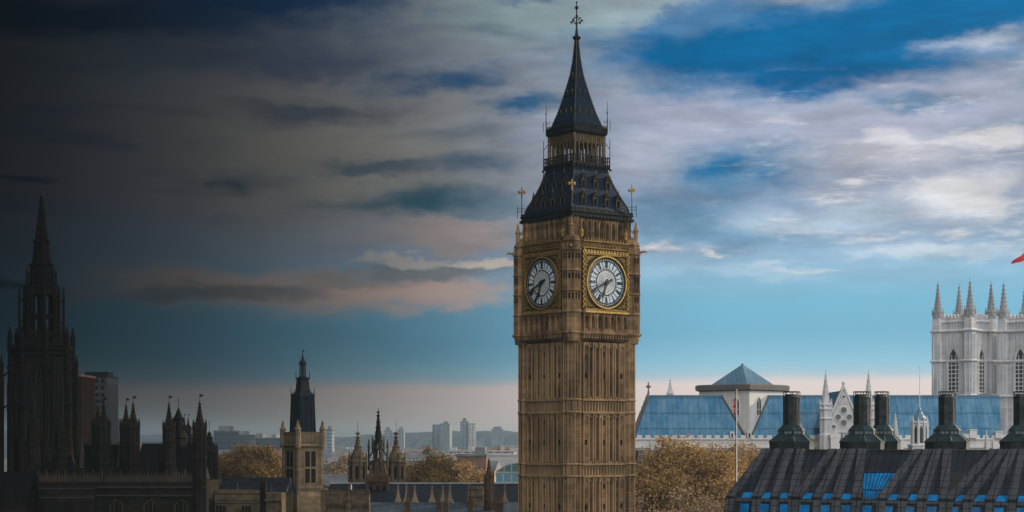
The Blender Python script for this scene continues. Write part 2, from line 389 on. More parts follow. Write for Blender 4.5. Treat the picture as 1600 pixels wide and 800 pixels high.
# ------------------------------------------------------------------ mesh helpers
WM = {}                                     # object -> world matrix, kept by hand
class MB:
    """collects shapes in world space (through the matrix m) and links them as ONE mesh object"""
    def __init__(s, m=None):
        s.v = []; s.f = []; s.mi = []; s.m = m or Matrix(); s.cur = 0
    def add(s, pts, faces):
        k = len(s.v); s.v += [s.m @ Vector(p) for p in pts]
        s.f += [tuple(i + k for i in f) for f in faces]; s.mi += [s.cur] * len(faces)
        return s
    def box(s, x0, x1, y0, y1, z0, z1):
        return s.add([(x0, y0, z0), (x1, y0, z0), (x1, y1, z0), (x0, y1, z0), (x0, y0, z1), (x1, y0, z1), (x1, y1, z1), (x0, y1, z1)],
                     [(0, 3, 2, 1), (4, 5, 6, 7), (0, 1, 5, 4), (1, 2, 6, 5), (2, 3, 7, 6), (3, 0, 4, 7)])
    def loft(s, rings, cap=True):
        n = len(rings[0]); pts = [p for r in rings for p in r]; fs = []
        for i in range(len(rings) - 1):
            for j in range(n):
                a, b = i * n + j, i * n + (j + 1) % n
                fs.append((a, b, b + n, a + n))
        if cap:
            fs.append(tuple(range(n - 1, -1, -1))); fs.append(tuple(range((len(rings) - 1) * n, len(rings) * n)))
        return s.add(pts, fs)
    def ngon(s, cx, cy, prof, n=8, rot=None, cap=True):
        rot = math.pi / n if rot is None else rot
        return s.loft([[(cx + max(r, .004) * math.cos(rot + 2 * math.pi * j / n), cy + max(r, .004) * math.sin(rot + 2 * math.pi * j / n), z)
                        for j in range(n)] for r, z in prof], cap)
    def sq(s, cx, cy, prof, cap=True):       # square of half width w
        return s.ngon(cx, cy, [(w * math.sqrt(2), z) for w, z in prof], 4, math.pi / 4, cap)
    def bar(s, p, q, r, n=4, r2=None):
        p, q = Vector(p), Vector(q); d = (q - p)
        if d.length < 1e-6: return s
        d.normalize(); u = d.orthogonal().normalized(); w = d.cross(u); r2 = r if r2 is None else r2
        ring = lambda c, rr: [tuple(c + (u * math.cos(2 * math.pi * (j + .5) / n) + w * math.sin(2 * math.pi * (j + .5) / n)) * rr) for j in range(n)]
        return s.loft([ring(p, r), ring(q, r2)])
    def slab(s, pts, off):                   # polygon (3-D points) given a thickness along vector off
        n = len(pts); off = Vector(off)
        return s.loft([[tuple(p) for p in pts], [tuple(Vector(p) + off) for p in pts]])
    def ball(s, c, r, n=6):
        prof = [(r * math.sin(math.pi * i / n), c[2] - r * math.cos(math.pi * i / n)) for i in range(n + 1)]
        return s.ngon(c[0], c[1], prof, 8)
    def merge(s, o):
        k = len(s.v); s.v += o.v; s.f += [tuple(i + k for i in f) for f in o.f]; s.mi += [s.cur] * len(o.f); return s
    def build(s, name, mat, parent=None, label=None, smooth=False):
        me = bpy.data.meshes.new(name)
        inv = WM[parent].inverted() if parent else Matrix()
        me.from_pydata([tuple(inv @ v) for v in s.v], [], s.f)
        for m_ in (mat if isinstance(mat, (list, tuple)) else [mat]): me.materials.append(M[m_])
        if any(s.mi): me.polygons.foreach_set('material_index', s.mi)
        if smooth: me.polygons.foreach_set('use_smooth', [True] * len(me.polygons))
        me.update()
        o = bpy.data.objects.new(name, me); col.objects.link(o)
        if parent: o.parent = parent
        WM[o] = WM[parent].copy() if parent else Matrix()
        if label: o['label'] = label
        return o

def tag(o, label, cat, group=None):
    o['label'] = label; o['category'] = cat
    if group: o['group'] = group
    return o
def thing(name, label, cat, loc=(0, 0, 0), rz=0.0, group=None):
    o = bpy.data.objects.new(name, None); col.objects.link(o)
    o.empty_display_size = 1.0
    o.location = loc; o.rotation_euler = (0, 0, rz)
    WM[o] = Matrix.Translation(loc) @ Matrix.Rotation(rz, 4, 'Z')
    return tag(o, label, cat, group)
def setting(o, kind='structure'):
    o['kind'] = kind; return o
def copy_part(o, parent, off):
    """another of the same part, moved by the world offset `off`"""
    c = o.copy(); col.objects.link(c); c.parent = parent
    loc = WM[parent].to_3x3().inverted() @ Vector(off)
    c.location = Vector(o.location) + loc
    WM[c] = WM[parent] @ Matrix.Translation(c.location)
    return c
def copy_tree(o, parent, off):
    c = copy_part(o, parent, off)
    for ch in [x for x in KIDS.get(o, [])]:
        k = ch.copy(); col.objects.link(k); k.parent = c
        WM[k] = WM[c].copy()
    return c
KIDS = {}
def kid(o, ch):
    KIDS.setdefault(o, []).append(ch); return ch

def PX(px, Y): return (px - 800.0) / F * Y
def PZ(py, Y): return CAMZ + (HOR - py) / F * Y

class Face:
    """a wall plane: a along the wall, z up, d outwards"""
    def __init__(s, o, u, n): s.o, s.u, s.n = Vector(o), Vector(u), Vector(n)
    def p(s, a, z, d=0.0):
        q = s.o + s.u * a + s.n * d
        return (q.x, q.y, z)
    def box(s, mb, a0, a1, z0, z1, d0, d1):
        P = [s.p(a0, z0, d1), s.p(a1, z0, d1), s.p(a1, z1, d1), s.p(a0, z1, d1)]
        Q = [s.p(a0, z0, d0), s.p(a1, z0, d0), s.p(a1, z1, d0), s.p(a0, z1, d0)]
        mb.loft([Q, P])
    def poly(s, mb, pts, d0, d1):
        mb.loft([[s.p(a, z, d0) for a, z in pts], [s.p(a, z, d1) for a, z in pts]])
    @staticmethod
    def arch_pts(a0, a1, zs, za, n=5, pw=.55):
        mid = (a0 + a1) / 2; L = []
        for i in range(n + 1):
            t = i / n; L.append((a0 + (mid - a0) * t, zs + (za - zs) * t ** pw))
        for i in range(n - 1, -1, -1):
            t = i / n; L.append((a1 + (mid - a1) * t, zs + (za - zs) * t ** pw))
        return L
    def arch_wall(s, mb, a0, a1, z0, z1, b0, b1, zb, zs, za, d=0.0, depth=.4, n=5):
        """wall bay with a pointed-arch opening and its reveals"""
        def q(pts): mb.add([s.p(a, z, d) for a, z in pts], [tuple(range(len(pts)))])
        if zb > z0: q([(a0, z0), (a1, z0), (a1, zb), (a0, zb)])
        q([(a0, zb), (b0, zb), (b0, zs), (a0, zs)]); q([(b1, zb), (a1, zb), (a1, zs), (b1, zs)])
        A = s.arch_pts(b0, b1, zs, za, n)
        mid = (b0 + b1) / 2
        q([(a0, zs), (b0, zs), (b0, z1), (a0, z1)]); q([(b1, zs), (a1, zs), (a1, z1), (b1, z1)])
        for (x0, y0), (x1, y1) in zip(A[:-1], A[1:]): q([(x0, y0), (x1, y1), (x1, z1), (x0, z1)])
        rim = [(b0, zb)] + A + [(b1, zb)]
        for (x0, y0), (x1, y1) in zip(rim, rim[1:] + rim[:1]):
            mb.add([s.p(x0, y0, d), s.p(x1, y1, d), s.p(x1, y1, d - depth), s.p(x0, y0, d - depth)], [(0, 1, 2, 3)])
    def arch_pane(s, mb, b0, b1, zb, zs, za, d, th=.05, n=5):
        s.poly(mb, [(b0, zb)] + s.arch_pts(b0, b1, zs, za, n) + [(b1, zb)], d - th, d)

def spire_crockets(mb, cx, cy, prof, n, rot, step, r):
    """small knobs up the ridges of a polygonal spire"""
    for (r0, z0), (r1, z1) in zip(prof[:-1], prof[1:]):
        k = max(1, int((z1 - z0) / step))
        for i in range(k):
            t = (i + .5) / k; rr = r0 + (r1 - r0) * t; z = z0 + (z1 - z0) * t
            for j in range(n):
                a = rot + 2 * math.pi * j / n
                x, y = cx + rr * math.cos(a), cy + rr * math.sin(a)
                mb.box(x - r, x + r, y - r, y + r, z - r, z + r)

def gothic_turret(mb, x, y, z0, zs, zt, r, n=8, rings=3, spread=1.25, vane=True, tiers=1, cro=True):
    """octagonal panelled turret: shaft z0..zs, crocketed spirelet to zt"""
    mb.ngon(x, y, [(r, z0), (r, zs)], n)
    for j in range(n):                                         # roll at every angle
        a = math.pi / n + 2 * math.pi * j / n
        mb.bar((x + r * math.cos(a), y + r * math.sin(a), z0), (x + r * math.cos(a), y + r * math.sin(a), zs), r * .13)
    for i in range(rings):
        z = z0 + (zs - z0) * (i + 1) / (rings)
        mb.ngon(x, y, [(r, z - r * .28), (r * 1.16, z - r * .14), (r * 1.16, z), (r, z + r * .1)], n)
    for j in range(n):                                         # gablets and pinnacles round the crown
        a = math.pi / n + 2 * math.pi * j / n
        mb.ngon(x + r * 1.05 * math.cos(a), y + r * 1.05 * math.sin(a), [(r * .16, zs - r * .3), (r * .16, zs + r * .5), (0.01, zs + r * 1.5)], 4)
    h = zt - zs
    prof = [(r * .95, zs), (r * .80, zs + h * .12), (r * .48, zs + h * .40), (r * .22, zs + h * .72), (r * .08, zt - h * .03)]
    mb.ngon(x, y, prof, n)
    if cro: spire_crockets(mb, x, y, prof, n, math.pi / n, max(.45, h * .09), r * .085)
    mb.ngon(x, y, [(.03, zs + h * .72), (r * .42, zs + h * .745), (.03, zs + h * .78)], n)
    mb.ngon(x, y, [(.03, zs + h * .86), (r * .38, zs + h * .885), (.03, zs + h * .91)], n)
    mb.ball((x, y, zt), r * .12)
    if vane:
        mb.bar((x, y, zt), (x, y, zt + h * .28), .035)
        mb.box(x - .02, x + r * .5, y - .03, y + .03, zt + h * .17, zt + h * .26)
def pinnacle(mb, x, y, z0, zs, zt, w, cro=True):
    """square pinnacle with a pyramid top"""
    mb.sq(x, y, [(w, z0), (w, zs)]); mb.sq(x, y, [(w * 1.25, zs - w * .5), (w * 1.25, zs)])
    h = zt - zs; prof = [(w * 1.05, zs), (w * .62, zs + h * .22), (w * .34, zs + h * .48), (w * .16, zs + h * .75), (.02, zt)]
    mb.sq(x, y, prof)
    if cro: spire_crockets(mb, x, y, [(p * 1.41, z) for p, z in prof], 4, math.pi / 4, max(.3, (zt - zs) * .13), w * .16)
    mb.ngon(x, y, [(.02, zt - w * .8), (w * .42, zt - w * .5), (.02, zt - w * .2)], 6)
    mb.ball((x, y, zt), w * .2, 4)

# ------------------------------------------------------------------ setting: ground, hills, shape of the added light blockers
g = MB(); g.add([(-7000, -1500, 0), (7000, -1500, 0), (7000, 9000, 0), (-7000, 9000, 0)], [(0, 1, 2, 3)])
setting(g.build('ground', 'ground'))
def hills():
    rnd = random.Random(4); mb = MB(); nx, ny = 220, 8; pts = []
    for j in range(ny):
        for i in range(nx):
            X = -2600 + 5200 * i / (nx - 1); Y = 3300 + 260 * j
            h = 62 * math.sin(math.pi * min(1, (j + .0) / (ny - 1)) * .9) * (.85 + .12 * math.sin(X * .004 + 1) + .08 * math.sin(X * .011 + j))
            h += rnd.uniform(-1, 1) * 2.2 if 0 < j else 0
            pts.append((X, Y + rnd.uniform(-40, 40), max(h, 0) - (3 if j == 0 else 0)))
    fs = [(j * nx + i, j * nx + i + 1, (j + 1) * nx + i + 1, (j + 1) * nx + i) for j in range(ny - 1) for i in range(nx - 1)]
    mb.add(pts, fs); setting(mb.build('hills', 'hill'))
hills()
def blocker_slab(name, cx, cy, z, rx, ry, th, seed):
    """a thick ragged slab, added out of view to block light"""
    rnd = random.Random(seed); mb = MB(); n, m = 40, 7; top = []; rings = []
    ph = [rnd.uniform(0, 6.28) for _ in range(6)]
    def edge(a): return 1 + sum(.07 / (k + 1) * math.sin((k + 2) * a + ph[k]) for k in range(6))
    for k in range(m):                       # underside centre -> rim -> topside centre
        t = k / (m - 1); f = max(.02, math.sin(math.pi * t)) ** .45; dz = -math.cos(math.pi * t) * th
        rings.append([(cx + rx * f * edge(2 * math.pi * i / n) * math.cos(2 * math.pi * i / n),
                       cy + ry * f * edge(2 * math.pi * i / n) * math.sin(2 * math.pi * i / n), z + dz + rnd.uniform(-.15, .15) * th) for i in range(n)])
    mb.loft(rings); o = mb.build(name, 'added_cloud', smooth=True); return setting(o, 'stuff')
# ------------------------------------------------------------------ the clock tower
TX, TY, TH = PX(901, 240), 240.0, R(38)
def clock_tower():
    T = thing('clock_tower', 'tall golden brown Gothic clock tower with two lit-up white dials and dark spire', 'tower', (TX, TY, 0), TH)
    T['label'] = 'tall golden brown Gothic clock tower with round white dials and a dark iron spire'
    W = WM[T]
    def faces(w):                      # four wall planes; index 0 and 3 look towards the camera
        return [Face(W @ Vector((w * math.sin(a), -w * math.cos(a), 0)),
                     W.to_3x3() @ Vector((math.cos(a), math.sin(a), 0)), W.to_3x3() @ Vector((math.sin(a), -math.cos(a), 0)))
                for a in (0, math.pi / 2, math.pi, -math.pi / 2)]
    corners = [(1, 1), (-1, 1), (-1, -1), (1, -1)]
    # --- shaft
    sh = MB(W); tr = MB(W)
    fr = faces(5.28)
    sh.sq(0, 0, [(5.0, 0), (5.0, 47.2)])
    shl = MB(); trl = MB()
    bands = [(11.0, 12.5), (19.6, 21.2), (28.35, 29.95), (36.95, 38.65)]
    tiers = [(0.5, 11.0), (12.5, 19.6), (21.2, 28.35), (29.95, 36.95), (38.65, 46.4)]
    pans = [(-3.72, -2.66), (-2.06, -1.50), (-.90, .90), (1.50, 2.06), (2.66, 3.72)]
    slots = [-2.36, -1.20, 1.20, 2.36]
    for fi, f in enumerate(fr):
        for (z0, z1) in tiers:
            for (a0, a1) in pans:
                f.box(shl, a0, a1, z0, z1, -.28, .40)
                for a in ((a0 + .07, a1 - .07) if a1 - a0 < 1.5 else (a0 + .07, a0 + .55, a1 - .55, a1 - .07)):
                    f.box(trl, a - .07, a + .07, z0, z1 - .25, .40, .60)
                # cusped heads under the string course, sloping sills above the one below
                mid = (a0 + a1) / 2
                f.poly(trl, [(a0, z1 - .95), (a0, z1), (a1, z1), (a1, z1 - .95), (mid + .12, z1 - .42), (mid - .12, z1 - .42)], .40, .58)
                f.poly(shl, [(a0, z0), (a1, z0), (a1, z0 + .28), (a0, z0 + .28)], .40, .62)
            for a in slots:
                f.box(trl, a - .30, a + .30, z1 - .7, z1, -.28, .3)
                f.box(trl, a - .30, a + .30, z0, z0 + .4, -.28, .4)
        for (z0, z1) in bands:
            f.box(shl, -3.8, 3.8, z0, z1, -.28, .22)
            f.box(trl, -3.9, 3.9, z0 - .16, z0 + .14, 0, .72); f.box(trl, -3.9, 3.9, z1 - .14, z1 + .12, 0, .74)
            for i in range(15):
                a = -3.64 + i * .52
                f.box(trl, a - .10, a + .10, z0 + .14, z1 - .14, .22, .5)
                f.poly(trl, [(a - .26, z1 - .5), (a - .26, z1 - .14), (a + .26, z1 - .14), (a + .26, z1 - .5), (a, z1 - .3)], .22, .4) if i < 14 else None
    for (cx, cy) in corners:
        x, y = cx * 4.85, cy * 4.85; r = 1.15 / math.cos(math.pi / 8)
        sh.ngon(x, y, [(r, 0), (r, 47.2)], 8)
        for j in range(8):
            a = math.pi / 8 + j * math.pi / 4
            tr.bar((x + r * math.cos(a), y + r * math.sin(a), 0), (x + r * math.cos(a), y + r * math.sin(a), 46.6), .10)
            b = j * math.pi / 4
            for (z0, z1) in tiers:     # blind panel ribs on each facet
                c, s_ = math.cos(b), math.sin(b)
                tr.bar((x + 1.17 * c, y + 1.17 * s_, z0 + .3), (x + 1.17 * c, y + 1.17 * s_, z1 - .5), .055)
                for zz in (z0 + (z1 - z0) * .36, z0 + (z1 - z0) * .68):
                    tr.bar((x + 1.12 * c - .42 * s_, y + 1.12 * s_ + .42 * c, zz), (x + 1.12 * c + .42 * s_, y + 1.12 * s_ - .42 * c, zz), .09)
        for (z0, z1) in bands:
            for z in (z0, z1): tr.ngon(x, y, [(r, z - .16), (r + .2, z - .05), (r + .2, z + .08), (r, z + .18)], 8)
            for j in range(8):
                b = j * math.pi / 4
                for k in (-.25, .25):
                    c, s_ = math.cos(b), math.sin(b)
                    tr.bar((x + 1.17 * c - k * s_, y + 1.17 * s_ + k * c, z0 + .15), (x + 1.17 * c - k * s_, y + 1.17 * s_ + k * c, z1 - .15), .09)
    sh.m = Matrix(); sh.merge(shl); sh.build('shaft', 'tower_stone', T)
    tr.m = Matrix(); tr.merge(trl); tr.build('shaft_tracery', 'tower_trim', T)
    for fi in (0, 3):
        f = fr[fi]
        for (z0, z1) in tiers[1:]:
            for a in slots:
                w = MB(); f.box(w, a - .29, a + .29, z0 + .42, z1 - .72, -.28, -.24); w.build('slit_window', 'slot', T)
            for (a, zz) in ((0, .42), (0, .8), (3.17, .42), (-3.17, .42)):
                z = z0 + (z1 - z0) * zz
                w = MB(); f.box(w, a - .2, a + .2, z - .34, z + .34, .40, .43); w.build('small_window', 'slot', T)
    # --- clock stage
    st = MB(W); f5 = faces(5.6); stl = MB(); sto = MB()
    st.sq(0, 0, [(5.6, 46.9), (5.6, 60.0)])
    for z, w0, w1 in ((46.6, 5.6, 6.0), (47.2, 6.0, 6.35)):
        st.sq(0, 0, [(w0, z), (w1, z + .35), (w1, z + .6)])
    for (cx, cy) in corners:
        x, y = cx * 5.3, cy * 5.3; r = 1.15 / math.cos(math.pi / 8)
        st.ngon(x, y, [(r - .15, 46.4), (r, 47.4), (r, 59.8), (r + .1, 59.9), (r * .8, 60.5), (r * .3, 60.8)], 8)
        for z in (47.6, 50.4, 53.2, 55.9, 58.7): st.ngon(x, y, [(r, z - .18), (r + .17, z - .05), (r + .17, z + .08), (r, z + .2)], 8)
        for j in range(8):
            a = math.pi / 8 + j * math.pi / 4
            st.bar((x + r * math.cos(a), y + r * math.sin(a), 47.5), (x + r * math.cos(a), y + r * math.sin(a), 59.6), .11)
            b = j * math.pi / 4
            for (zz, hh) in ((52.0, .8), (54.6, .8), (57.2, .8)):
                st.bar((x + 1.16 * math.cos(b), y + 1.16 * math.sin(b), zz - hh), (x + 1.16 * math.cos(b), y + 1.16 * math.sin(b), zz + hh), .09)
    st.m = Matrix()
    for f in f5:
        for i in range(7):
            a0 = -4.0 + i * 8 / 7; a1 = a0 + 8 / 7
            f.arch_wall(stl, a0, a1, 47.9, 50.35, a0 + .22, a1 - .22, 48.25, 49.4, 50.05, .62, .55)
            f.box(stl, a0 - .1, a0 + .1, 47.9, 50.3, .62, .8)
        f.box(stl, -4.15, 4.15, 50.35, 50.75, 0, .85); f.box(stl, -4.2, 4.2, 47.5, 47.9, 0, .82)
        for i in range(18): f.box(stl, -4.1 + i * .47, -3.9 + i * .47, 46.9, 47.5, .2, .75)
        f.box(stl, -4.2, 4.2, 59.1, 60.0, 0, .55)
    st.merge(stl); st.build('clock_stage', 'tower_stone', T)
    for fi in (0, 3):
        f = f5[fi]; zc = 54.55
        sp = MB(); f.box(sp, -4.15, 4.15, 50.75, 59.1, .0, .55); sp.build('spandrel', 'spandrel', T)
        gd = MB()
        for (a0, a1, z0, z1) in ((-3.78, 3.78, zc - 3.8, zc - 3.62), (-3.78, 3.78, zc + 3.62, zc + 3.8), (-3.78, -3.60, zc - 3.62, zc + 3.62), (3.60, 3.78, zc - 3.62, zc + 3.62)):
            f.box(gd, a0, a1, z0, z1, .55, .74)
        for sa in (-1, 1):                              # gilt bosses and scrolls in the four corners
            for sz in (-1, 1):
                for (da, dz, k) in ((3.12, 3.12, .34), (2.62, 3.3, .2), (3.3, 2.62, .2), (2.2, 3.38, .13), (3.38, 2.2, .13)):
                    f.poly(gd, [(sa * da + k * math.cos(q * math.pi / 3), zc + sz * dz + k * math.sin(q * math.pi / 3)) for q in range(6)], .55, .66)
        gd.build('dial_frame', 'gold_dull', T)
        for a in (-4.0, 4.0):                           # diapered strips beside the dial
            gs = MB()
            for i in range(24):
                z = 50.95 + i * .335
                k = .07 if i % 2 else -.07
                f.box(gs, a + k - .09, a + k + .09, z, z + .345, .55, .70 + .02 * (i % 2))
            gs.build('gilded_strip', 'gold', T)
        gs = MB(); f.box(gs, -3.85, 3.85, 58.40, 58.46, .55, .67)
        for i in range(15):                             # rows of gilt shields over and under the dial
            a = -3.64 + i * .52
            f.poly(gs, [(a - .17, 58.45), (a + .17, 58.45), (a + .17, 58.85), (a - .17, 58.85)], .55, .66)
        gs.build('gilded_band', 'gold', T)
        gs = MB(); f.box(gs, -3.9, 3.9, 50.35, 50.6, .85, .93); gs.build('gilded_sill', 'gold', T)
        gc = MB()
        f.box(gc, -4.15, 4.15, 59.0, 59.14, .56, .8); f.box(gc, -4.1, 4.1, 59.9, 60.02, .56, .8)
        for i in range(14):
            a = -3.75 + i * .577
            f.poly(gc, [(a - .29, 59.25), (a, 59.7), (a + .29, 59.25), (a + .29, 59.38), (a, 59.84), (a - .29, 59.38)], .55, .68)
            f.poly(gc, [(a - .1, 60.02), (a + .1, 60.02), (a, 60.5)], .5, .62)
        gc.build('gilded_cornice', 'gold_dull', T)
        # dial
        def ring(mb, r0, r1, d0, d1, n=64):
            P = []
            for (r, d) in ((r0, d0), (r1, d0), (r1, d1), (r0, d1)):
                P.append([f.p(r * math.sin(2 * math.pi * i / n), zc + r * math.cos(2 * math.pi * i / n), d) for i in range(n)])
            P = [[P[k][i] for k in range(4)] for i in range(n)]
            pts = [p for r in P for p in r]; fs = []
            for i in range(n):
                for k in range(4):
                    fs.append((i * 4 + k, i * 4 + (k + 1) % 4, ((i + 1) % n) * 4 + (k + 1) % 4, ((i + 1) % n) * 4 + k))
            mb.add(pts, fs)
        def disc(mb, r, d0, d1, n=64):
            f.poly(mb, [(r * math.sin(2 * math.pi * i / n), zc + r * math.cos(2 * math.pi * i / n)) for i in range(n)], d0, d1)
        dl = MB(); disc(dl, 3.42, .55, .60); D = dl.build('clock_dial', 'opal', T)
        rm = MB(); ring(rm, 3.40, 3.60, .55, .82); rm.build('dial_rim', 'gold', D)
        di = MB(); disc(di, 1.72, .60, .625); di.build('dial_centre', 'opal_grey', D)
        lt = MB()
        for r0, r1 in ((3.17, 3.40), (2.83, 2.96), (1.68, 1.82)): ring(lt, r0, r1, .60, .66)
        for i in range(60):                              # minute squares
            if i % 5 == 0: continue
            a = 2 * math.pi * i / 60 + math.pi / 60 * 0
            for (r0, r1, w) in ((2.94, 3.20, .06),):
                s_, c = math.sin(a), math.cos(a)
                f.poly(lt, [(r0 * s_ - w * c, zc + r0 * c + w * s_), (r0 * s_ + w * c, zc + r0 * c - w * s_), (r1 * s_ + w * c, zc + r1 * c - w * s_), (r1 * s_ - w * c, zc + r1 * c + w * s_)], .60, .65)
        for i in range(12):
            a = 2 * math.pi * i / 12; s_, c = math.sin(a), math.cos(a)
            # black divider at each hour in the minute track, and thin glazing bars between the numerals
            for (aa, r0, r1, w) in ((a, 2.9, 3.3, .09), (a + math.pi / 12, 1.8, 2.9, .035)):
                s2, c2 = math.sin(aa), math.cos(aa)
                f.poly(lt, [(r0 * s2 - w * c2, zc + r0 * c2 + w * s2), (r0 * s2 + w * c2, zc + r0 * c2 - w * s2), (r1 * s2 + w * c2, zc + r1 * c2 - w * s2), (r1 * s2 - w * c2, zc + r1 * c2 + w * s2)], .60, .645)
        for k in range(3):                               # leaded lattice of the centre
            ring(lt, .5 + k * .36, .525 + k * .36, .625, .64, 32)
        lt.build('dial_ironwork', 'black', D)
        nm_ = [None]
        def stroke(a, x0, r0, x1, r1, w):                # stroke given across/out from the centre
            s_, c = math.sin(a), math.cos(a)
            P = lambda x, r: (r * s_ + x * c, zc + r * c - x * s_)
            f.poly(nm_[0], [P(x0 - w, r0), P(x0 + w, r0), P(x1 + w, r1), P(x1 - w, r1)], .60, .66)
        NUM = ['XII', 'I', 'II', 'III', 'IV', 'V', 'VI', 'VII', 'VIII', 'IX', 'X', 'XI']
        for i, tx in enumerate(NUM):
            a = 2 * math.pi * i / 12
            wd = {'I': .13, 'V': .26, 'X': .26}; tot = sum(wd[ch] for ch in tx); x = -tot / 2; r0, r1 = 1.95, 2.80
            nm = MB(); nm_[0] = nm
            for ch in tx:
                w = wd[ch]; m = x + w / 2
                if ch == 'I': stroke(a, m, r0, m, r1, .050)
                elif ch == 'V': stroke(a, m, r0, m - .09, r1, .05); stroke(a, m, r0, m + .09, r1, .03)
                else: stroke(a, m + .09, r0, m - .09, r1, .05); stroke(a, m - .09, r0, m + .09, r1, .03)
                x += w
            nm.build('numeral', 'black', D)
        def hand(name, ang, pts, d0, d1):
            a = R(ang); s_, c = math.sin(a), math.cos(a)
            mb = MB(); f.poly(mb, [(r * s_ + x * c, zc + r * c - x * s_) for x, r in pts], d0, d1)
            mb.build(name, 'black', D)
        hand('hour_hand', 200.5, [(-.10, -.5), (.10, -.5), (.15, 0), (.13, 1.3), (.30, 1.55), (.0, 2.35), (-.30, 1.55), (-.13, 1.3), (-.15, 0)], .72, .78)
        hand('minute_hand', 247, [(-.20, -1.0), (.20, -1.0), (.09, -.3), (.15, 0), (.10, 1.5), (.03, 3.3), (-.03, 3.3), (-.10, 1.5), (-.15, 0), (-.09, -.3)], .79, .85)
        hb = MB(); f.poly(hb, [(.3 * math.cos(q * .524), zc + .3 * math.sin(q * .524)) for q in range(12)], .62, .9); hb.build('hand_boss', 'black', D)
    # blind quatrefoil panels on the corner facets that face the camera
    for (cx, cy), js in (((-1, -1), (4, 5, 6)), ((1, -1), (6, 7)), ((-1, 1), (4,))):
        for j in js:
            b = j * math.pi / 4; u = W.to_3x3() @ Vector((-math.sin(b), math.cos(b), 0)); n_ = W.to_3x3() @ Vector((math.cos(b), math.sin(b), 0))
            fc = Face(W @ Vector((cx * 5.3 + 1.15 * math.cos(b), cy * 5.3 + 1.15 * math.sin(b), 0)), u, n_)
            for zz in (52.55, 55.25, 57.9):
                for a in (-.24, .24):
                    w = MB(); fc.box(w, a - .13, a + .13, zz - .45, zz + .3, 0, .03); w.build('blind_panel', 'slot', T)
    # corner pinnacles and gargoyles of the clock stage
    for (cx, cy) in corners:
        p = MB(W); x, y = cx * 5.78, cy * 5.78
        p.ngon(x, y, [(.30, 59.7), (.30, 61.8), (.40, 61.9), (.40, 62.05), (.28, 62.2), (.04, 63.3)], 8)
        p.bar((cx * 5.6, cy * 5.6, 61.6), (cx * 4.9, cy * 4.9, 62.6), .13); p.bar((cx * 5.6, cy * 5.6, 60.8), (cx * 5.0, cy * 5.0, 61.2), .12)
        p.ball((cx * 5.35, cy * 5.35, 60.95), .32)
        p.build('corner_pinnacle', 'tower_trim', T)
        gq = MB(W); gq.bar((cx * 6.0, cy * 6.0, 58.95), (cx * 6.55, cy * 6.55, 59.15), .24, 5, .16); gq.bar((cx * 6.55, cy * 6.55, 59.15), (cx * 6.9, cy * 6.9, 59.1), .2, 5, .07)
        gq.build('gargoyle', 'tower_trim', T)
    # --- belfry
    bf = MB(W); bl = MB()
    bf.sq(0, 0, [(4.35, 59.9), (4.35, 63.2)])
    for (cx, cy) in corners:
        x, y = cx * 4.6, cy * 4.6; r = .92 / math.cos(math.pi / 8)
        bf.ngon(x, y, [(r, 59.9), (r, 63.2)], 8)
        for j in range(8):
            a = math.pi / 8 + j * math.pi / 4
            bf.bar((x + r * math.cos(a), y + r * math.sin(a), 60), (x + r * math.cos(a), y + r * math.sin(a), 63.2), .08)
    for f in faces(5.3):
        for i in range(7):
            a0 = -3.75 + i * 7.5 / 7; a1 = a0 + 7.5 / 7
            f.arch_wall(bl, a0, a1, 60.0, 63.2, a0 + .23, a1 - .23, 60.35, 62.1, 62.85, 0, .8)
            f.box(bl, a0 - .09, a0 + .09, 60.0, 63.0, 0, .16)
        f.box(bl, 3.66, 3.84, 60, 63, 0, .16)
    bf.m = Matrix(); bf.merge(bl); bf.build('belfry', 'tower_stone', T)
    for fi in (0, 3):
        f = faces(5.3)[fi]
        for i in range(7):
            a0 = -3.75 + i * 7.5 / 7; a1 = a0 + 7.5 / 7
            w = MB(); f.arch_pane(w, a0 + .2, a1 - .2, 60.3, 62.1, 62.9, -.74); w.build('belfry_opening', 'slot', T)
    for fi in (0, 3):
        f = faces(5.3)[fi]; gb = MB()
        for a in (-3.95, 3.95): 
            q = f.p(a, 60.9, .45); gb.ngon(q[0], q[1], [(.02, 60.35), (.26, 60.6), (.26, 61.1), (.34, 61.25), (.05, 61.75), (.02, 62.3)], 6)
        gb.build('gilded_crown', 'gold', T)
    # --- eaves, lower roof
    ev = MB(W)
    ev.sq(0, 0, [(5.35, 63.1), (5.62, 63.35), (5.62, 63.6), (5.45, 63.65), (5.45, 63.9), (5.6, 63.95), (5.6, 64.1), (5.2, 64.2)])
    evl = MB()
    for f in faces(5.45):
        for i in range(36):
            a = -5.4 + i * .309
            f.box(evl, a - .055, a + .055, 64.05, 64.5, .0, .1)
            if i % 2 == 0: f.box(evl, a - .1, a + .1, 63.2, 63.5, .1, .28)
    ev.m = Matrix(); ev.merge(evl); ev.build('eaves', 'iron', T)
    LOW = [(5.30, 64.1), (4.95, 65.3), (4.45, 66.35), (3.95, 67.5), (3.55, 68.6), (3.2, 69.7), (3.0, 70.6)]
    lr = MB(W); lr.sq(0, 0, LOW); lr.build('lower_roof', 'iron_roof', T)
    gh = MB(W)
    for (cx, cy) in corners:
        for (w0, z0), (w1, z1) in zip(LOW[:-1], LOW[1:]): gh.bar((cx * w0, cy * w0, z0), (cx * w1, cy * w1, z1), .05)
    spire_crockets(gh, 0, 0, [(w * 1.414 + .03, z) for w, z in LOW], 4, math.pi / 4, .5, .055); gh.build('hip_crockets', 'lantern_stone', T)
    def low_w(z):
        for (w0, z0), (w1, z1) in zip(LOW[:-1], LOW[1:]):
            if z0 <= z <= z1: return w0 + (w1 - w0) * (z - z0) / (z1 - z0)
        return 3.0
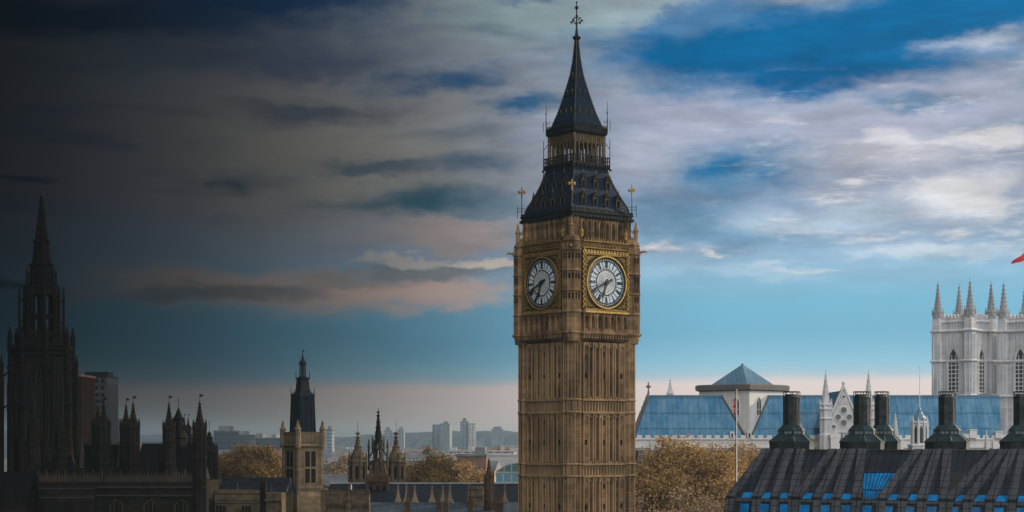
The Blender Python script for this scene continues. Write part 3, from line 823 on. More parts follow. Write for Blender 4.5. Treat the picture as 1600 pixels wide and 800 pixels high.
    for fi, f in enumerate(faces(0)):
        if fi not in (0, 3): continue
        for (zb, fr_, h) in ((65.05, (-.62, -.21, .21, .62), 1.35), (67.55, (-.56, 0, .56), 1.45)):
            for k in fr_:
                a = k * low_w(zb); d = low_w(zb) + .10; di = low_w(zb + h + .9) - .1
                mb = MB(); hw = .34
                f.poly(mb, [(a - hw, zb), (a + hw, zb), (a + hw, zb + h * .7), (a, zb + h * 1.25), (a - hw, zb + h * .7)], di, d)
                f.poly(mb, [(a - hw - .1, zb + h * .62), (a, zb + h * 1.22), (a + hw + .1, zb + h * .62), (a + hw + .1, zb + h * .78), (a, zb + h * 1.42), (a - hw - .1, zb + h * .78)], d - .1, d + .1)
                o = mb.build('dormer', 'iron', T)
                p = MB(); f.arch_pane(p, a - .20, a + .20, zb + .12, zb + h * .55, zb + h * .9, d + .03, .02); p.build('dormer_opening', 'slot', o)
                q = MB()
                for sa in (-hw, hw): f.box(q, a + sa - .035, a + sa + .035, zb, zb + h * .72, d, d + .08)
                f.poly(q, [(a - .13, zb + h * 1.38), (a, zb + h * 1.2), (a + .13, zb + h * 1.38), (a, zb + h * 1.75)], d - .02, d + .08)
                f.box(q, a - hw - .05, a + hw + .05, zb + h * .66, zb + h * .74, d, d + .07)
                f.box(q, a - .04, a + .04, zb + h * .7, zb + h * 1.4, d, d + .07)
                q.build('dormer_gilding', 'lantern_stone', o)
    for (cx, cy) in corners:                              # iron standards with gilt crosses
        x, y = cx * 5.4, cy * 5.4
        c = MB(W); c.bar((x, y, 63.9), (x, y, 68.4), .08, 6, .03); c.bar((x - cy * .5 * 0 + cx * .42, y + cy * .42, 63.9), (x + cx * .42, y + cy * .42, 65.6), .05)
        for dz in (64.9, 65.3): c.bar((x - cx * .9, y - cy * .9, dz), (x + cx * .4, y + cy * .4, dz), .035)
        o = c.build('roof_standard', 'iron', T)
        k = MB(W); zc = 67.6
        for (dx, dy) in ((1, 0), (0, 1)):
            k.box(x - (.5 if dx else .06), x + (.5 if dx else .06), y - (.5 if dy else .06), y + (.5 if dy else .06), zc - .07, zc + .07)
            for s_ in (-1, 1): k.box(x + dx * s_ * .5 - .10, x + dx * s_ * .5 + .10, y + dy * s_ * .5 - .10, y + dy * s_ * .5 + .10, zc - .17, zc + .17)
        k.box(x - .07, x + .07, y - .07, y + .07, zc - .9, zc + .55); k.ball((x, y, zc), .17)
        k.build('gilded_cross', 'gold', o)
    # --- lantern
    bc = MB(W); bc.sq(0, 0, [(2.95, 70.4), (3.2, 70.65), (3.3, 70.9), (3.3, 71.1)])
    bcl = MB()
    for f in faces(3.2):
        f.box(bcl, -3.2, 3.2, 72.05, 72.15, 0, .1); f.box(bcl, -3.2, 3.2, 71.55, 71.62, 0, .08)
        for i in range(19):
            a = -3.15 + i * .35; f.box(bcl, a - .04, a + .04, 71.1, 72.1, 0, .08)
            if i % 2 == 0: f.box(bcl, a - .09, a + .09, 70.45, 70.9, -.15, .1)
    for (cx, cy) in corners: bc.bar((cx * 3.25, cy * 3.25, 70.5), (cx * 3.25, cy * 3.25, 73.0), .08, 6, .03); bc.ball((cx * 3.3, cy * 3.3, 70.4), .18)
    bc.m = Matrix(); bc.merge(bcl); bc.build('balcony', 'iron', T)
    la = MB(W); lal = MB(); lai = MB(W)
    for f in faces(2.72):
        for i in range(8):
            a = -2.62 + i * 5.24 / 7; w = .15 if i in (0, 7) else .085
            f.box(lal, a - w, a + w, 71.1, 75.1, -.18, .1)
        for i in range(7):
            a0 = -2.62 + i * 5.24 / 7; a1 = a0 + 5.24 / 7
            f.arch_wall(lal, a0, a1, 73.35, 75.1, a0 + .08, a1 - .08, 73.35, 73.5, 74.05, .0, .12, 3)
            f.box(lal, (a0 + a1) / 2 - .04, (a0 + a1) / 2 + .04, 74.0, 75.1, 0, .07)
    la.sq(0, 0, [(2.7, 71.0), (2.7, 71.35)])
    for (cx, cy) in corners: la.ngon(cx * 2.66, cy * 2.66, [(.27, 71.1), (.27, 75.1)], 8)
    la.m = Matrix(); la.merge(lal); la.build('lantern_arcade', 'lantern_stone', T)
    lai.ngon(0, 0, [(.35, 71), (.35, 75.1)], 8)
    for k in range(4): a = k * math.pi / 2 + .5; lai.bar((1.35 * math.cos(a), 1.35 * math.sin(a), 71), (1.35 * math.cos(a), 1.35 * math.sin(a), 75.1), .16)
    lai.box(-1.6, 1.6, -1.6, 1.6, 74.2, 75.1)
    lai.build('lantern_core', 'iron', T)
    for (cx, cy) in corners:
        p = MB(W); x, y = cx * 3.0, cy * 3.0
        p.bar((x + cx * .25, y + cy * .25, 71.1), (x + cx * .25, y + cy * .25, 74.6), .06, 5, .04); p.bar((x + cx * .25, y + cy * .25, 73.3), (cx * 2.75, cy * 2.75, 74.3), .05)
        p.bar((x, y, 75.6), (x, y, 79.9), .075, 5, .025); p.bar((x - cx * .4, y - cy * .4, 77.3), (x, y, 76.8), .045); p.bar((x + cx * .28, y + cy * .28, 75.9), (x + cx * .28, y + cy * .28, 77.2), .05)
        for z in (77.2, 78.4): p.ngon(x, y, [(.02, z - .12), (.16, z), (.02, z + .12)], 6)
        p.build('lantern_standard', 'iron', T)
    cn = MB(W)
    cn.sq(0, 0, [(2.75, 75.05), (3.0, 75.3), (3.05, 75.6), (2.95, 75.7), (2.95, 76.05), (3.0, 76.1), (3.0, 76.2), (2.5, 76.25)])
    cnl = MB()
    for f in faces(2.9):
        for i in range(20): a = -2.85 + i * .3; f.box(cnl, a - .045, a + .045, 76.2, 76.55, 0, .08)
        for i in range(12): a = -2.75 + i * .5; f.box(cnl, a - .09, a + .09, 75.35, 75.55, .1, .22)
    cn.m = Matrix(); cn.merge(cnl); cn.build('lantern_cornice', 'iron', T)
    # --- spire
    SP = [(2.55, 76.2), (2.38, 76.9), (1.92, 78.3), (1.46, 80.1), (1.02, 82.0), (.66, 83.7), (.44, 85.4), (.33, 86.6), (.17, 88.7)]
    sp = MB(W); sp.sq(0, 0, SP); sp.build('spire', 'iron_roof', T)
    gk = MB(W)
    for (cx, cy) in corners:
        for (w0, z0), (w1, z1) in zip(SP[:-1], SP[1:]): gk.bar((cx * w0, cy * w0, z0), (cx * w1, cy * w1, z1), .045)
    spire_crockets(gk, 0, 0, [(w * 1.414 + .03, z) for w, z in SP], 4, math.pi / 4, .42, .055); gk.build('spire_crockets', 'lantern_stone', T)
    def sp_w(z):
        for (w0, z0), (w1, z1) in zip(SP[:-1], SP[1:]):
            if z0 <= z <= z1: return w0 + (w1 - w0) * (z - z0) / (z1 - z0)
        return .3
    for fi, f in enumerate(faces(0)):
        if fi not in (0, 3): continue
        for (zb, ks) in ((78.15, (-.5, 0, .5)), (80.9, (-.35, .35)), (83.3, (0,))):
            for k in ks:
                a = k * sp_w(zb) * 1.1; d = sp_w(zb) + .05; di = sp_w(zb + .75) - .05
                mb = MB(); f.poly(mb, [(a - .16, zb), (a + .16, zb), (a + .16, zb + .3), (a, zb + .66), (a - .16, zb + .3)], di, d)
                o = mb.build('lucarne', 'lantern_stone', T)
                p = MB(); f.poly(p, [(a - .09, zb + .05), (a + .09, zb + .05), (a + .09, zb + .25), (a, zb + .42), (a - .09, zb + .25)], d, d + .02); p.build('lucarne_opening', 'slot', o)
    fn = MB(W)
    fn.ngon(0, 0, [(.2, 88.4), (.55, 88.7), (.62, 88.95), (.3, 89.0), (.22, 89.4), (.11, 90.4), (.08, 93.0), (.03, 93.9)], 8)
    o = fn.build('finial', 'iron', T)
    cr = MB(W); zc = 91.1
    for k in range(4):
        a = k * math.pi / 2 + .3; c, s_ = math.cos(a), math.sin(a)
        cr.bar((0, 0, zc - .5), (.8 * c, .8 * s_, zc + .15), .055); cr.bar((0, 0, zc + .7), (.55 * c, .55 * s_, zc + .35), .045)
        cr.ball((.88 * c, .88 * s_, zc - .02), .16, 4); cr.ball((.6 * c, .6 * s_, zc + .38), .12, 4)
    cr.ball((0, 0, zc + .75), .17); cr.ball((0, 0, 93.0), .27); cr.ngon(0, 0, [(.02, 93.5), (.14, 93.7), (.02, 93.9)], 6)
    cr.build('finial_cross', 'iron', o)
clock_tower()
# ------------------------------------------------------------------ the dark palace on the left
def win_arch(face, mbw, a0, a1, z0, z1, parent, mat='glass_dark', mull=2, name='window', trim=None, d=0.0, pr=.14):
    """two/three-light arched window standing in a moulded frame on a wall plane"""
    zs = z0 + (z1 - z0) * .68; w = a1 - a0; t = max(.10, w * .09)
    fr = MB(); A = [(a0, z0)] + Face.arch_pts(a0, a1, zs, z1) + [(a1, z0)]
    Bp = [(a0 + t, z0 + t)] + Face.arch_pts(a0 + t, a1 - t, zs, z1 - t * 1.4) + [(a1 - t, z0 + t)]
    n = len(A)
    pts = [face.p(a, z, d + pr) for a, z in A] + [face.p(a, z, d + pr * .8) for a, z in Bp] + [face.p(a, z, d) for a, z in A] + [face.p(a, z, d + .02) for a, z in Bp]
    fs = []
    for i in range(n):
        j = (i + 1) % n
        fs += [(i, j, n + j, n + i), (2 * n + i, 2 * n + j, j, i), (n + i, n + j, 3 * n + j, 3 * n + i)]
    fr.add(pts, fs)
    for k in range(1, mull + 1):
        a = a0 + w * k / (mull + 1); face.box(fr, a - t * .35, a + t * .35, z0 + t, zs + (z1 - zs) * .45, d + .02, d + .11)
    face.box(fr, a0 + t, a1 - t, z0 + (zs - z0) * .5 - t * .3, z0 + (zs - z0) * .5 + t * .3, d + .02, d + .10)
    o = fr.build(name, trim or 'ab_trim', parent)
    p = MB(); face.arch_pane(p, a0 + t * .5, a1 - t * .5, z0 + t * .5, zs, z1 - t * .8, d + .03, .025)
    kid(o, p.build('pane', mat, o))
    return o
def facing(Y, x0, yaw=0.0):
    return Face((x0, Y, 0), (math.cos(yaw), math.sin(yaw), 0), (math.sin(yaw), -math.cos(yaw), 0))

def central_tower():
    Y = 396.0; X = PX(65, Y); s = Y / F; Z = lambda p: PZ(p, Y)
    T = thing('octagonal_tower', 'black octagonal Gothic tower with tall needle spire, far left above the palace roofs', 'tower', (X, Y, 0))
    n8 = math.pi / 8
    b = MB(); r = 6.9
    b.ngon(X, Y, [(r, 0), (r, Z(548))], 8)
    for j in range(8):
        a = n8 + j * math.pi / 4; x, y = X + r * math.cos(a), Y + r * math.sin(a)
        b.ngon(x, y, [(.75, 0), (.75, Z(600)), (.6, Z(598)), (.6, Z(545))], 6)
        for p in (575, 640): b.ngon(x, y, [(.75, Z(p) - .3), (.95, Z(p)), (.75, Z(p) + .3)], 6)
    for p in (548, 556, 690, 735): b.ngon(X, Y, [(r, Z(p) - .25), (r + .5, Z(p)), (r + .5, Z(p) + .3), (r, Z(p) + .5)], 8)
    b.build('tower_body', 'gloom_stone', T)
    # tall lancets in pairs on every face seen
    for j in range(8):
        a = j * math.pi / 4; nx, ny = math.cos(a), math.sin(a)
        if ny > .1: continue
        f = Face((X + nx * r * math.cos(n8), Y + ny * r * math.cos(n8), 0), (-ny, nx, 0), (nx, ny, 0))
        for a0 in (-1.9, .3): win_arch(f, None, a0, a0 + 1.6, Z(690), Z(571), T, 'slot', 1, 'lancet_window', 'palace_trim')
        g = MB()
        for i in range(7): f.box(g, -2.55 + i * .75, -2.1 + i * .75, Z(548), Z(541), .1, .5)
        g.build('battlement', 'gloom_stone', T)
    for j in range(8):
        a = n8 + j * math.pi / 4; x, y = X + (r + .1) * math.cos(a), Y + (r + .1) * math.sin(a)
        p = MB(); p.ngon(x, y, [(.65, Z(548)), (.55, Z(530)), (.7, Z(529)), (.55, Z(527)), (.05, Z(511))], 6)
        spire_crockets(p, x, y, [(.55, Z(527)), (.08, Z(511))], 4, 0, .6, .1); p.build('pinnacle', 'gloom_stone', T)
    for sx_, sy_ in ((-1, -.25), (1, -.25), (-.55, -.9), (.55, -.9)):     # tall free buttress pinnacles at the foot of the lantern stage
        x, y = X + sx_ * 8.5, Y + sy_ * 8.5; p = MB(); p.ngon(x, y, [(.6, 0), (.55, Z(600)), (.7, Z(598)), (.5, Z(595)), (.42, Z(574)), (.55, Z(573)), (.04, Z(554))], 6)
        for pz in (590, 640): p.bar((x, y, Z(pz)), (X + sx_ * 6.8, Y + sy_ * 6.8, Z(pz - 9)), .22)
        p.build('buttress_pinnacle', 'gloom_stone', T)
    sk = MB(); sk.ngon(X, Y, [(6.2, Z(548)), (5.6, Z(536)), (4.8, Z(526)), (4.4, Z(518))], 8)
    for j in range(8):
        a = j * math.pi / 4; f = Face((X + 5.4 * math.cos(a), Y + 5.4 * math.sin(a), 0), (-math.sin(a), math.cos(a), 0), (math.cos(a), math.sin(a), 0))
        f.poly(sk, [(-.7, Z(541)), (.7, Z(541)), (.7, Z(530)), (0, Z(521)), (-.7, Z(530))], -.5, .5)
    sk.build('lantern_skirt', 'gloom_stone', T)
    l = MB(); r2 = 3.7
    for j in range(8):
        a = n8 + j * math.pi / 4; x, y = X + r2 * math.cos(a), Y + r2 * math.sin(a)
        l.ngon(x, y, [(.5, Z(526)), (.42, Z(449))], 6)
        a2 = j * math.pi / 4; f = Face((X + r2 * .924 * math.cos(a2), Y + r2 * .924 * math.sin(a2), 0), (-math.sin(a2), math.cos(a2), 0), (math.cos(a2), math.sin(a2), 0))
        f.arch_wall(l, -1.4, 1.4, Z(492), Z(449), -.95, .95, Z(492), Z(468), Z(459), 0, .4)
        f.arch_wall(l, -1.4, 1.4, Z(526), Z(492), -.95, .95, Z(520), Z(502), Z(496), 0, .4)
        f.box(l, -.1, .1, Z(526), Z(460), -.3, -.1)
        x, y = X + 4.9 * math.cos(a), Y + 4.9 * math.sin(a)     # detached flyer pinnacles
        l.ngon(x, y, [(.34, Z(526)), (.3, Z(468)), (.42, Z(467)), (.3, Z(464)), (.03, Z(446))], 6)
        for pz in (472, 505): l.bar((x, y, Z(pz)), (X + r2 * math.cos(a), Y + r2 * math.sin(a), Z(pz - 5)), .2)
    l.ngon(X, Y, [(3.4, Z(453)), (4.0, Z(450)), (4.0, Z(447)), (3.2, Z(446))], 8)
    l.build('lantern', 'gloom_stone', T)
    u = MB(); u.ngon(X, Y, [(2.7, Z(447)), (2.5, Z(416)), (2.9, Z(415)), (2.9, Z(413)), (2.2, Z(412))], 8)
    for j in range(8):
        a = n8 + j * math.pi / 4; x, y = X + 3.2 * math.cos(a), Y + 3.2 * math.sin(a)
        u.ngon(x, y, [(.26, Z(447)), (.24, Z(428)), (.03, Z(417))], 6); u.bar((x, y, Z(432)), (X + 2.4 * math.cos(a), Y + 2.4 * math.sin(a), Z(424)), .14)
        f = Face((X + 2.45 * math.cos(a - n8), Y + 2.45 * math.sin(a - n8), 0), (-math.sin(a - n8), math.cos(a - n8), 0), (math.cos(a - n8), math.sin(a - n8), 0))
        f.arch_pane(u, -.45, .45, Z(442), Z(426), Z(419), .2, .4)
    u.build('upper_lantern', 'gloom_stone', T)
    prof = [(2.05, Z(413)), (1.55, Z(380)), (1.75, Z(379)), (1.75, Z(377)), (1.4, Z(376)), (.75, Z(340)), (.22, Z(306))]
    sp = MB(); sp.ngon(X, Y, prof, 8); spire_crockets(sp, X, Y, prof, 8, n8, .75, .17); sp.build('spire', 'gloom_stone', T)
    fi = MB(); fi.ball((X, Y, Z(305)), .42); fi.bar((X, Y, Z(306)), (X, Y, Z(289)), .10, 5, .04); fi.box(X, X + .5, Y - .04, Y + .04, Z(296), Z(292)); fi.build('finial', 'black', T)
central_tower()

def palace_front():
    Y = 300.0; s = Y / F; Z = lambda p: PZ(p, Y)
    x0, x1 = PX(42, Y), PX(320, Y); X0 = (x0 + x1) / 2
    T = thing('palace_range', 'dark palace range with clustered pointed turrets below the far left spire', 'building', (X0, Y, 0))
    f = facing(Y, X0); h = (x1 - x0) / 2
    w = MB(); w.box(x0, x1, Y, Y + 26, 0, Z(752))
    for p in (760, 757, 772): f.box(w, -h, h, Z(p), Z(p) + .28, 0, .4)
    xm = PX(150, Y) - X0
    f.box(w, -h, xm, 0, Z(755), 0, .9)
    for i in range(24):
        a = -h + (i + .5) * 2 * h / 24; f.box(w, a - .12, a + .12, 0, Z(757), 0, .28)
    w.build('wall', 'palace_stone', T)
    st = MB(); xm2 = PX(150, Y) - X0
    for p in (762, 775): f.box(st, xm2 + .1, h, Z(p), Z(p) + .22, .41 if p == 762 else .29, .62)
    for p in (764, 778): f.box(st, -h, xm2, Z(p), Z(p) + .22, .91, 1.1)
    st.build('string_course', 'palace_trim', T)
    pa = MB(); n = 58
    for i in range(n):                                   # pierced parapet with little gablets
        a = -h + (i + .5) * 2 * h / n; hh = .55 if i % 3 else 1.15
        f.poly(pa, [(a - .2, Z(753)), (a + .2, Z(753)), (a + .2, Z(746) + hh * .3), (a, Z(743) + hh), (a - .2, Z(746) + hh * .3)], -.35, .05)
    f.box(pa, -h, h, Z(753), Z(745), -.3, -.05)
    pa.build('parapet', 'palace_trim', T)
    def roof(pxa, pxb, top, y0, y1, name='roof', crest=True):
        xa, xb = PX(pxa, Y), PX(pxb, Y); m = MB(); zb = Z(750); zt = Z(top); ym = (y0 + y1) / 2
        m.loft([[(xa, y0, zb), (xb, y0, zb), (xb, y1, zb), (xa, y1, zb)], [(xa + .8, ym - .3, zt), (xb - .8, ym - .3, zt), (xb - .8, ym + .3, zt), (xa + .8, ym + .3, zt)]])
        if crest:
            k = int((xb - xa) / .5)
            for i in range(k): x = xa + .9 + (xb - xa - 1.8) * i / max(1, k - 1); m.bar((x, ym, zt), (x, ym, zt + .55), .07)
            m.box(xa + .8, xb - .8, ym - .06, ym + .06, zt, zt + .22)
        return m.build(name, 'slate_black', T)
    roof(104, 202, 697, Y + 2, Y + 12); roof(203, 311, 695, Y + 1.5, Y + 11); roof(46, 102, 716, Y + 2, Y + 14)
    def turret(px, tip, base, Yd, r, spire_px, name='turret'):
        m = MB(); y = Y + Yd; gothic_turret(m, PX(px, y), y, PZ(base, y), PZ(tip + spire_px, y), PZ(tip, y), r, 8, 3)
        return m.build(name, 'palace_stone', T)
    for (px, tip, base, yd, r, sp) in ((52, 622, 752, 1, .95, 46), (95, 620, 752, 1, .95, 52), (153, 634, 752, 3, 1.0, 32), (162, 631, 752, 1, 1.05, 36), (197, 632, 752, 3, 1.0, 36), (208, 629, 752, 1, 1.05, 38),
                                      (264, 629, 752, 1, 1.0, 40), (288, 652, 752, 9, .5, 18), (294, 652, 752, 10, .5, 18), (312, 627, 806, -.4, 1.1, 42)):
        turret(px, tip, base, yd, r, sp)
    # slim leaded ventilator between the last two turret groups
    y = Y + 6; x = PX(279, y); v = MB(); zz = lambda p: PZ(p, y)
    v.ngon(x, y, [(1.9, zz(752)), (1.55, zz(686)), (1.75, zz(684)), (1.0, zz(672))], 8); v.ngon(x, y, [(.75, zz(672)), (.75, zz(656)), (.95, zz(655)), (.6, zz(648)), (.08, zz(637))], 8)
    for j in range(8): a = j * math.pi / 4; v.bar((x + 1.2 * math.cos(a), y + 1.2 * math.sin(a), zz(676)), (x + .95 * math.cos(a), y + .95 * math.sin(a), zz(652)), .1)
    v.bar((x, y, zz(637)), (x, y, zz(622)), .05); v.build('ventilator', 'slate_black', T)
    for px in (70, 118, 178, 232, 246, 268, 300):        # small statues and gablets on the roof edge
        m = MB(); y = Y + .3; pinnacle(m, PX(px, y), y, PZ(752, y), PZ(734, y), PZ(718, y), .22); m.build('pinnacle', 'palace_stone', T)
    for k, (px, tip) in enumerate(((60, 690), (78, 700), (113, 690), (128, 676), (140, 684), (172, 668), (186, 690), (224, 704), (240, 708), (253, 700), (271, 672), (300, 668), (305, 690), (319, 690))):
        m = MB(); y = Y + 4 + 3 * (k % 3); pinnacle(m, PX(px, y), y, PZ(752, y), PZ(tip + 34, y), PZ(tip, y), .34); m.build('pinnacle', 'palace_trim', T)
    for px in (66, 108): win_arch(f, None, PX(px, Y) - X0 - .9, PX(px, Y) - X0 + .9, Z(812), Z(780), T, 'slot', 2, 'window', 'palace_stone', .9)
    for px in (182, 235, 283): win_arch(f, None, PX(px, Y) - X0 - 1.15, PX(px, Y) - X0 + 1.15, Z(815), Z(779), T, 'slot', 2, 'window', 'palace_trim')
palace_front()

def left_block():
    Y = 292.0; Z = lambda p: PZ(p, Y); x0, x1 = PX(-60, Y), PX(43, Y); X = (x0 + x1) / 2
    T = thing('palace_wing', 'black slate-roofed palace wing at the bottom left corner below the tall spire', 'building', (X, Y, 0))
    w = MB(); w.box(x0, x1, Y, Y + 14, 0, Z(782)); f = facing(Y, X); h = (x1 - x0) / 2; f.box(w, -h, h, Z(784), Z(780), 0, .3)
    for i in range(30): a = -h + (i + .5) * 2 * h / 30; f.box(w, a - .1, a + .1, Z(782), Z(778), -.2, .1)
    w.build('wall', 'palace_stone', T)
    m = MB(); m.loft([[(x0, Y + .4, Z(782)), (x1, Y + .4, Z(782)), (x1, Y + 14, Z(782)), (x0, Y + 14, Z(782))], [(x0, Y + 6.6, Z(738)), (x1 - .5, Y + 6.6, Z(738)), (x1 - .5, Y + 7.2, Z(738)), (x0, Y + 7.2, Z(738))]])
    m.build('roof', 'slate_black', T)
    for px in (-6, 18): m = MB(); pinnacle(m, PX(px, Y), Y + .2, Z(784), Z(770), Z(757), .3); m.build('pinnacle', 'palace_stone', T)
left_block()

def vent_tower():
    Y = 330.0; Z = lambda p: PZ(p, Y); X = PX(473, Y)
    th = R(38); T = thing('square_tower', 'sandstone square tower with tapering black iron roof and lantern, left of centre', 'tower', (X, Y, 0), th)
    W = WM[T]; w = 2.72
    def faces(w_): return [Face(W @ Vector((w_ * math.sin(a), -w_ * math.cos(a), 0)), W.to_3x3() @ Vector((math.cos(a), math.sin(a), 0)), W.to_3x3() @ Vector((math.sin(a), -math.cos(a), 0))) for a in (0, math.pi / 2, math.pi, -math.pi / 2)]
    b = MB(W); b.sq(0, 0, [(w, 0), (w, Z(695))]); b.sq(0, 0, [(w, Z(700)), (w + .35, Z(697)), (w + .35, Z(695)), (w, Z(693))]); b.sq(0, 0, [(w + .05, Z(693)), (w + .05, Z(677)), (w + .2, Z(676)), (w + .2, Z(675))])
    b.sq(0, 0, [(w + .3, 0), (w + .3, Z(775)), (w, Z(768))])
    bl = MB()
    for f in faces(w):
        for i in range(6): f.box(bl, -2.3 + i * .8, -1.8 + i * .8, Z(691), Z(679), .05, .16)
        for a in (-2.45, 2.45): f.box(bl, a - .28, a + .28, 0, Z(700), 0, .18)
        f.box(bl, -2.7, 2.7, Z(763), Z(760), 0, .2)
    for (cx, cy) in ((1, 1), (-1, 1), (-1, -1), (1, -1)):
        b.ngon(cx * w, cy * w, [(.55, Z(700)), (.55, Z(672)), (.7, Z(671)), (.45, Z(668)), (.05, Z(656))], 8)
        for k in range(4): b.ball((cx * w, cy * w, Z(662)), .3, 4)
    b.m = Matrix(); b.merge(bl); b.build('tower_body', 'sand_stone', T)
    for fi in (0, 3):
        f = faces(w)[fi]; 
        for (z0, z1) in ((Z(729), Z(705)), (Z(754), Z(732))):
            m = MB(); f.box(m, -1.35, 1.35, z0 - .15, z1 + .15, 0, .10); o = m.build('window', 'sand_trim', T)
            for a in (-.65, .65): p = MB(); f.box(p, a - .5, a + .5, z0, z1, .10, .13); p.build('pane', 'slot', o)
    r = MB(W); rl = MB()
    r.sq(0, 0, [(1.78, Z(677)), (1.58, Z(621)), (1.68, Z(620)), (1.68, Z(618)), (1.2, Z(614)), (1.02, Z(612)), (.84, Z(593)), (.95, Z(592)), (.95, Z(590.5)), (.6, Z(589))])
    for (w0, z0, w1, z1) in ((1.78, Z(677), 1.58, Z(621)),):
        for k in range(4):
            a = k * math.pi / 2
            for t in (-1, -.6, -.2, .2, .6, 1):
                c, s_ = math.cos(a), math.sin(a)
                P = lambda ww, z: (ww * s_ + t * ww * c, -ww * c + t * ww * s_, z)
                r.bar(P(w0, z0), P(w1, z1), .09)
    for (cx, cy) in ((1, 1), (-1, 1), (-1, -1), (1, -1)):
        r.bar((cx * 1.6, cy * 1.6, Z(620)), (cx * 1.6, cy * 1.6, Z(604)), .12, 5, .03); r.bar((cx * .92, cy * .92, Z(592)), (cx * .92, cy * .92, Z(580)), .10, 5, .03); r.bar((cx * 1.58, cy * 1.58, Z(618)), (cx * 1.0, cy * 1.0, Z(609)), .07)
    r.build('iron_roof', 'vent_roof', T)
    lo = MB(W)
    for j in range(8): a = j * math.pi / 4; lo.bar((.62 * math.cos(a), .62 * math.sin(a), Z(590)), (.52 * math.cos(a), .52 * math.sin(a), Z(569)), .085)
    lo.ngon(0, 0, [(.7, Z(590.5)), (.7, Z(588)), (.12, Z(587)), (.12, Z(570)), (.6, Z(569)), (.62, Z(567)), (.30, Z(562)), (.05, Z(552))], 8)
    for j in range(4): a = j * math.pi / 2 + .78; lo.bar((.68 * math.cos(a), .68 * math.sin(a), Z(571)), (.68 * math.cos(a), .68 * math.sin(a), Z(561)), .06)
    lo.bar((0, 0, Z(553)), (0, 0, Z(546)), .05); lo.box(-.02, .3, -.03, .03, Z(550), Z(547))
    lo.build('lantern', 'vent_roof', T)
vent_tower()

def cone_turret(px, tip, sh, base, Y, r, label, mat='dim_stone'):
    X = PX(px, Y); Z = lambda p: PZ(p, Y)
    T = thing('stone_turret', label, 'turret', (X, Y, 0), 0, 'pointed stone turrets between the square tower and clock tower')
    b = MB(); b.ngon(X, Y, [(r, 0), (r, Z(sh))], 8)
    for j in range(8):
        a = j * math.pi / 4; f = Face((X + r * .924 * math.cos(a), Y + r * .924 * math.sin(a), 0), (-math.sin(a), math.cos(a), 0), (math.cos(a), math.sin(a), 0))
        if math.sin(a) < .3:
            for aa in (-.45, .45): f.box(b, aa * r * .5 - .08, aa * r * .5 + .08, Z(base), Z(sh + 4), 0, .15)
        a += math.pi / 8; b.ngon(X + r * math.cos(a), Y + r * math.sin(a), [(.22, 0), (.22, Z(sh - 4)), (.02, Z(sh - 16))], 5)
    b.ngon(X, Y, [(r, Z(sh + 2)), (r + .25, Z(sh)), (r + .25, Z(sh - 2)), (r, Z(sh - 3))], 8)
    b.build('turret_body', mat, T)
    for j in (5, 6, 7):
        a = j * math.pi / 4; f = Face((X + r * .924 * math.cos(a), Y + r * .924 * math.sin(a), 0), (-math.sin(a), math.cos(a), 0), (math.cos(a), math.sin(a), 0))
        p = MB(); f.arch_pane(p, -r * .2, r * .2, Z(base - 4), Z(sh + 9), Z(sh + 5), .04); p.build('window', 'slot', T)
    prof = [(r * .98, Z(sh - 2)), (r * .86, Z(sh - 8)), (r * .50, Z(sh - 18)), (r * .25, Z(sh - 29)), (r * .12, Z(tip + 12)), (.04, Z(tip))]
    c = MB(); c.ngon(X, Y, prof, 8); spire_crockets(c, X, Y, prof, 8, math.pi / 8, .8, .13)
    for p in (tip + 20, tip + 12, tip + 5): c.ngon(X, Y, [(.05, Z(p + 2)), (r * .38, Z(p)), (.05, Z(p - 2))], 8)
    c.bar((X, Y, Z(tip)), (X, Y, Z(tip - 14)), .04); c.build('spirelet', mat, T)
cone_turret(559, 672, 722, 752, 330, 1.75, 'brown conical stone turret immediately left of the black openwork spirelet')
cone_turret(619, 672, 722, 752, 330, 1.75, 'brown conical stone turret immediately right of the black openwork spirelet')
cone_turret(327, 672, 708, 745, 320, 1.45, 'small dark conical turret at the right end of the turreted palace range', 'palace_stone')

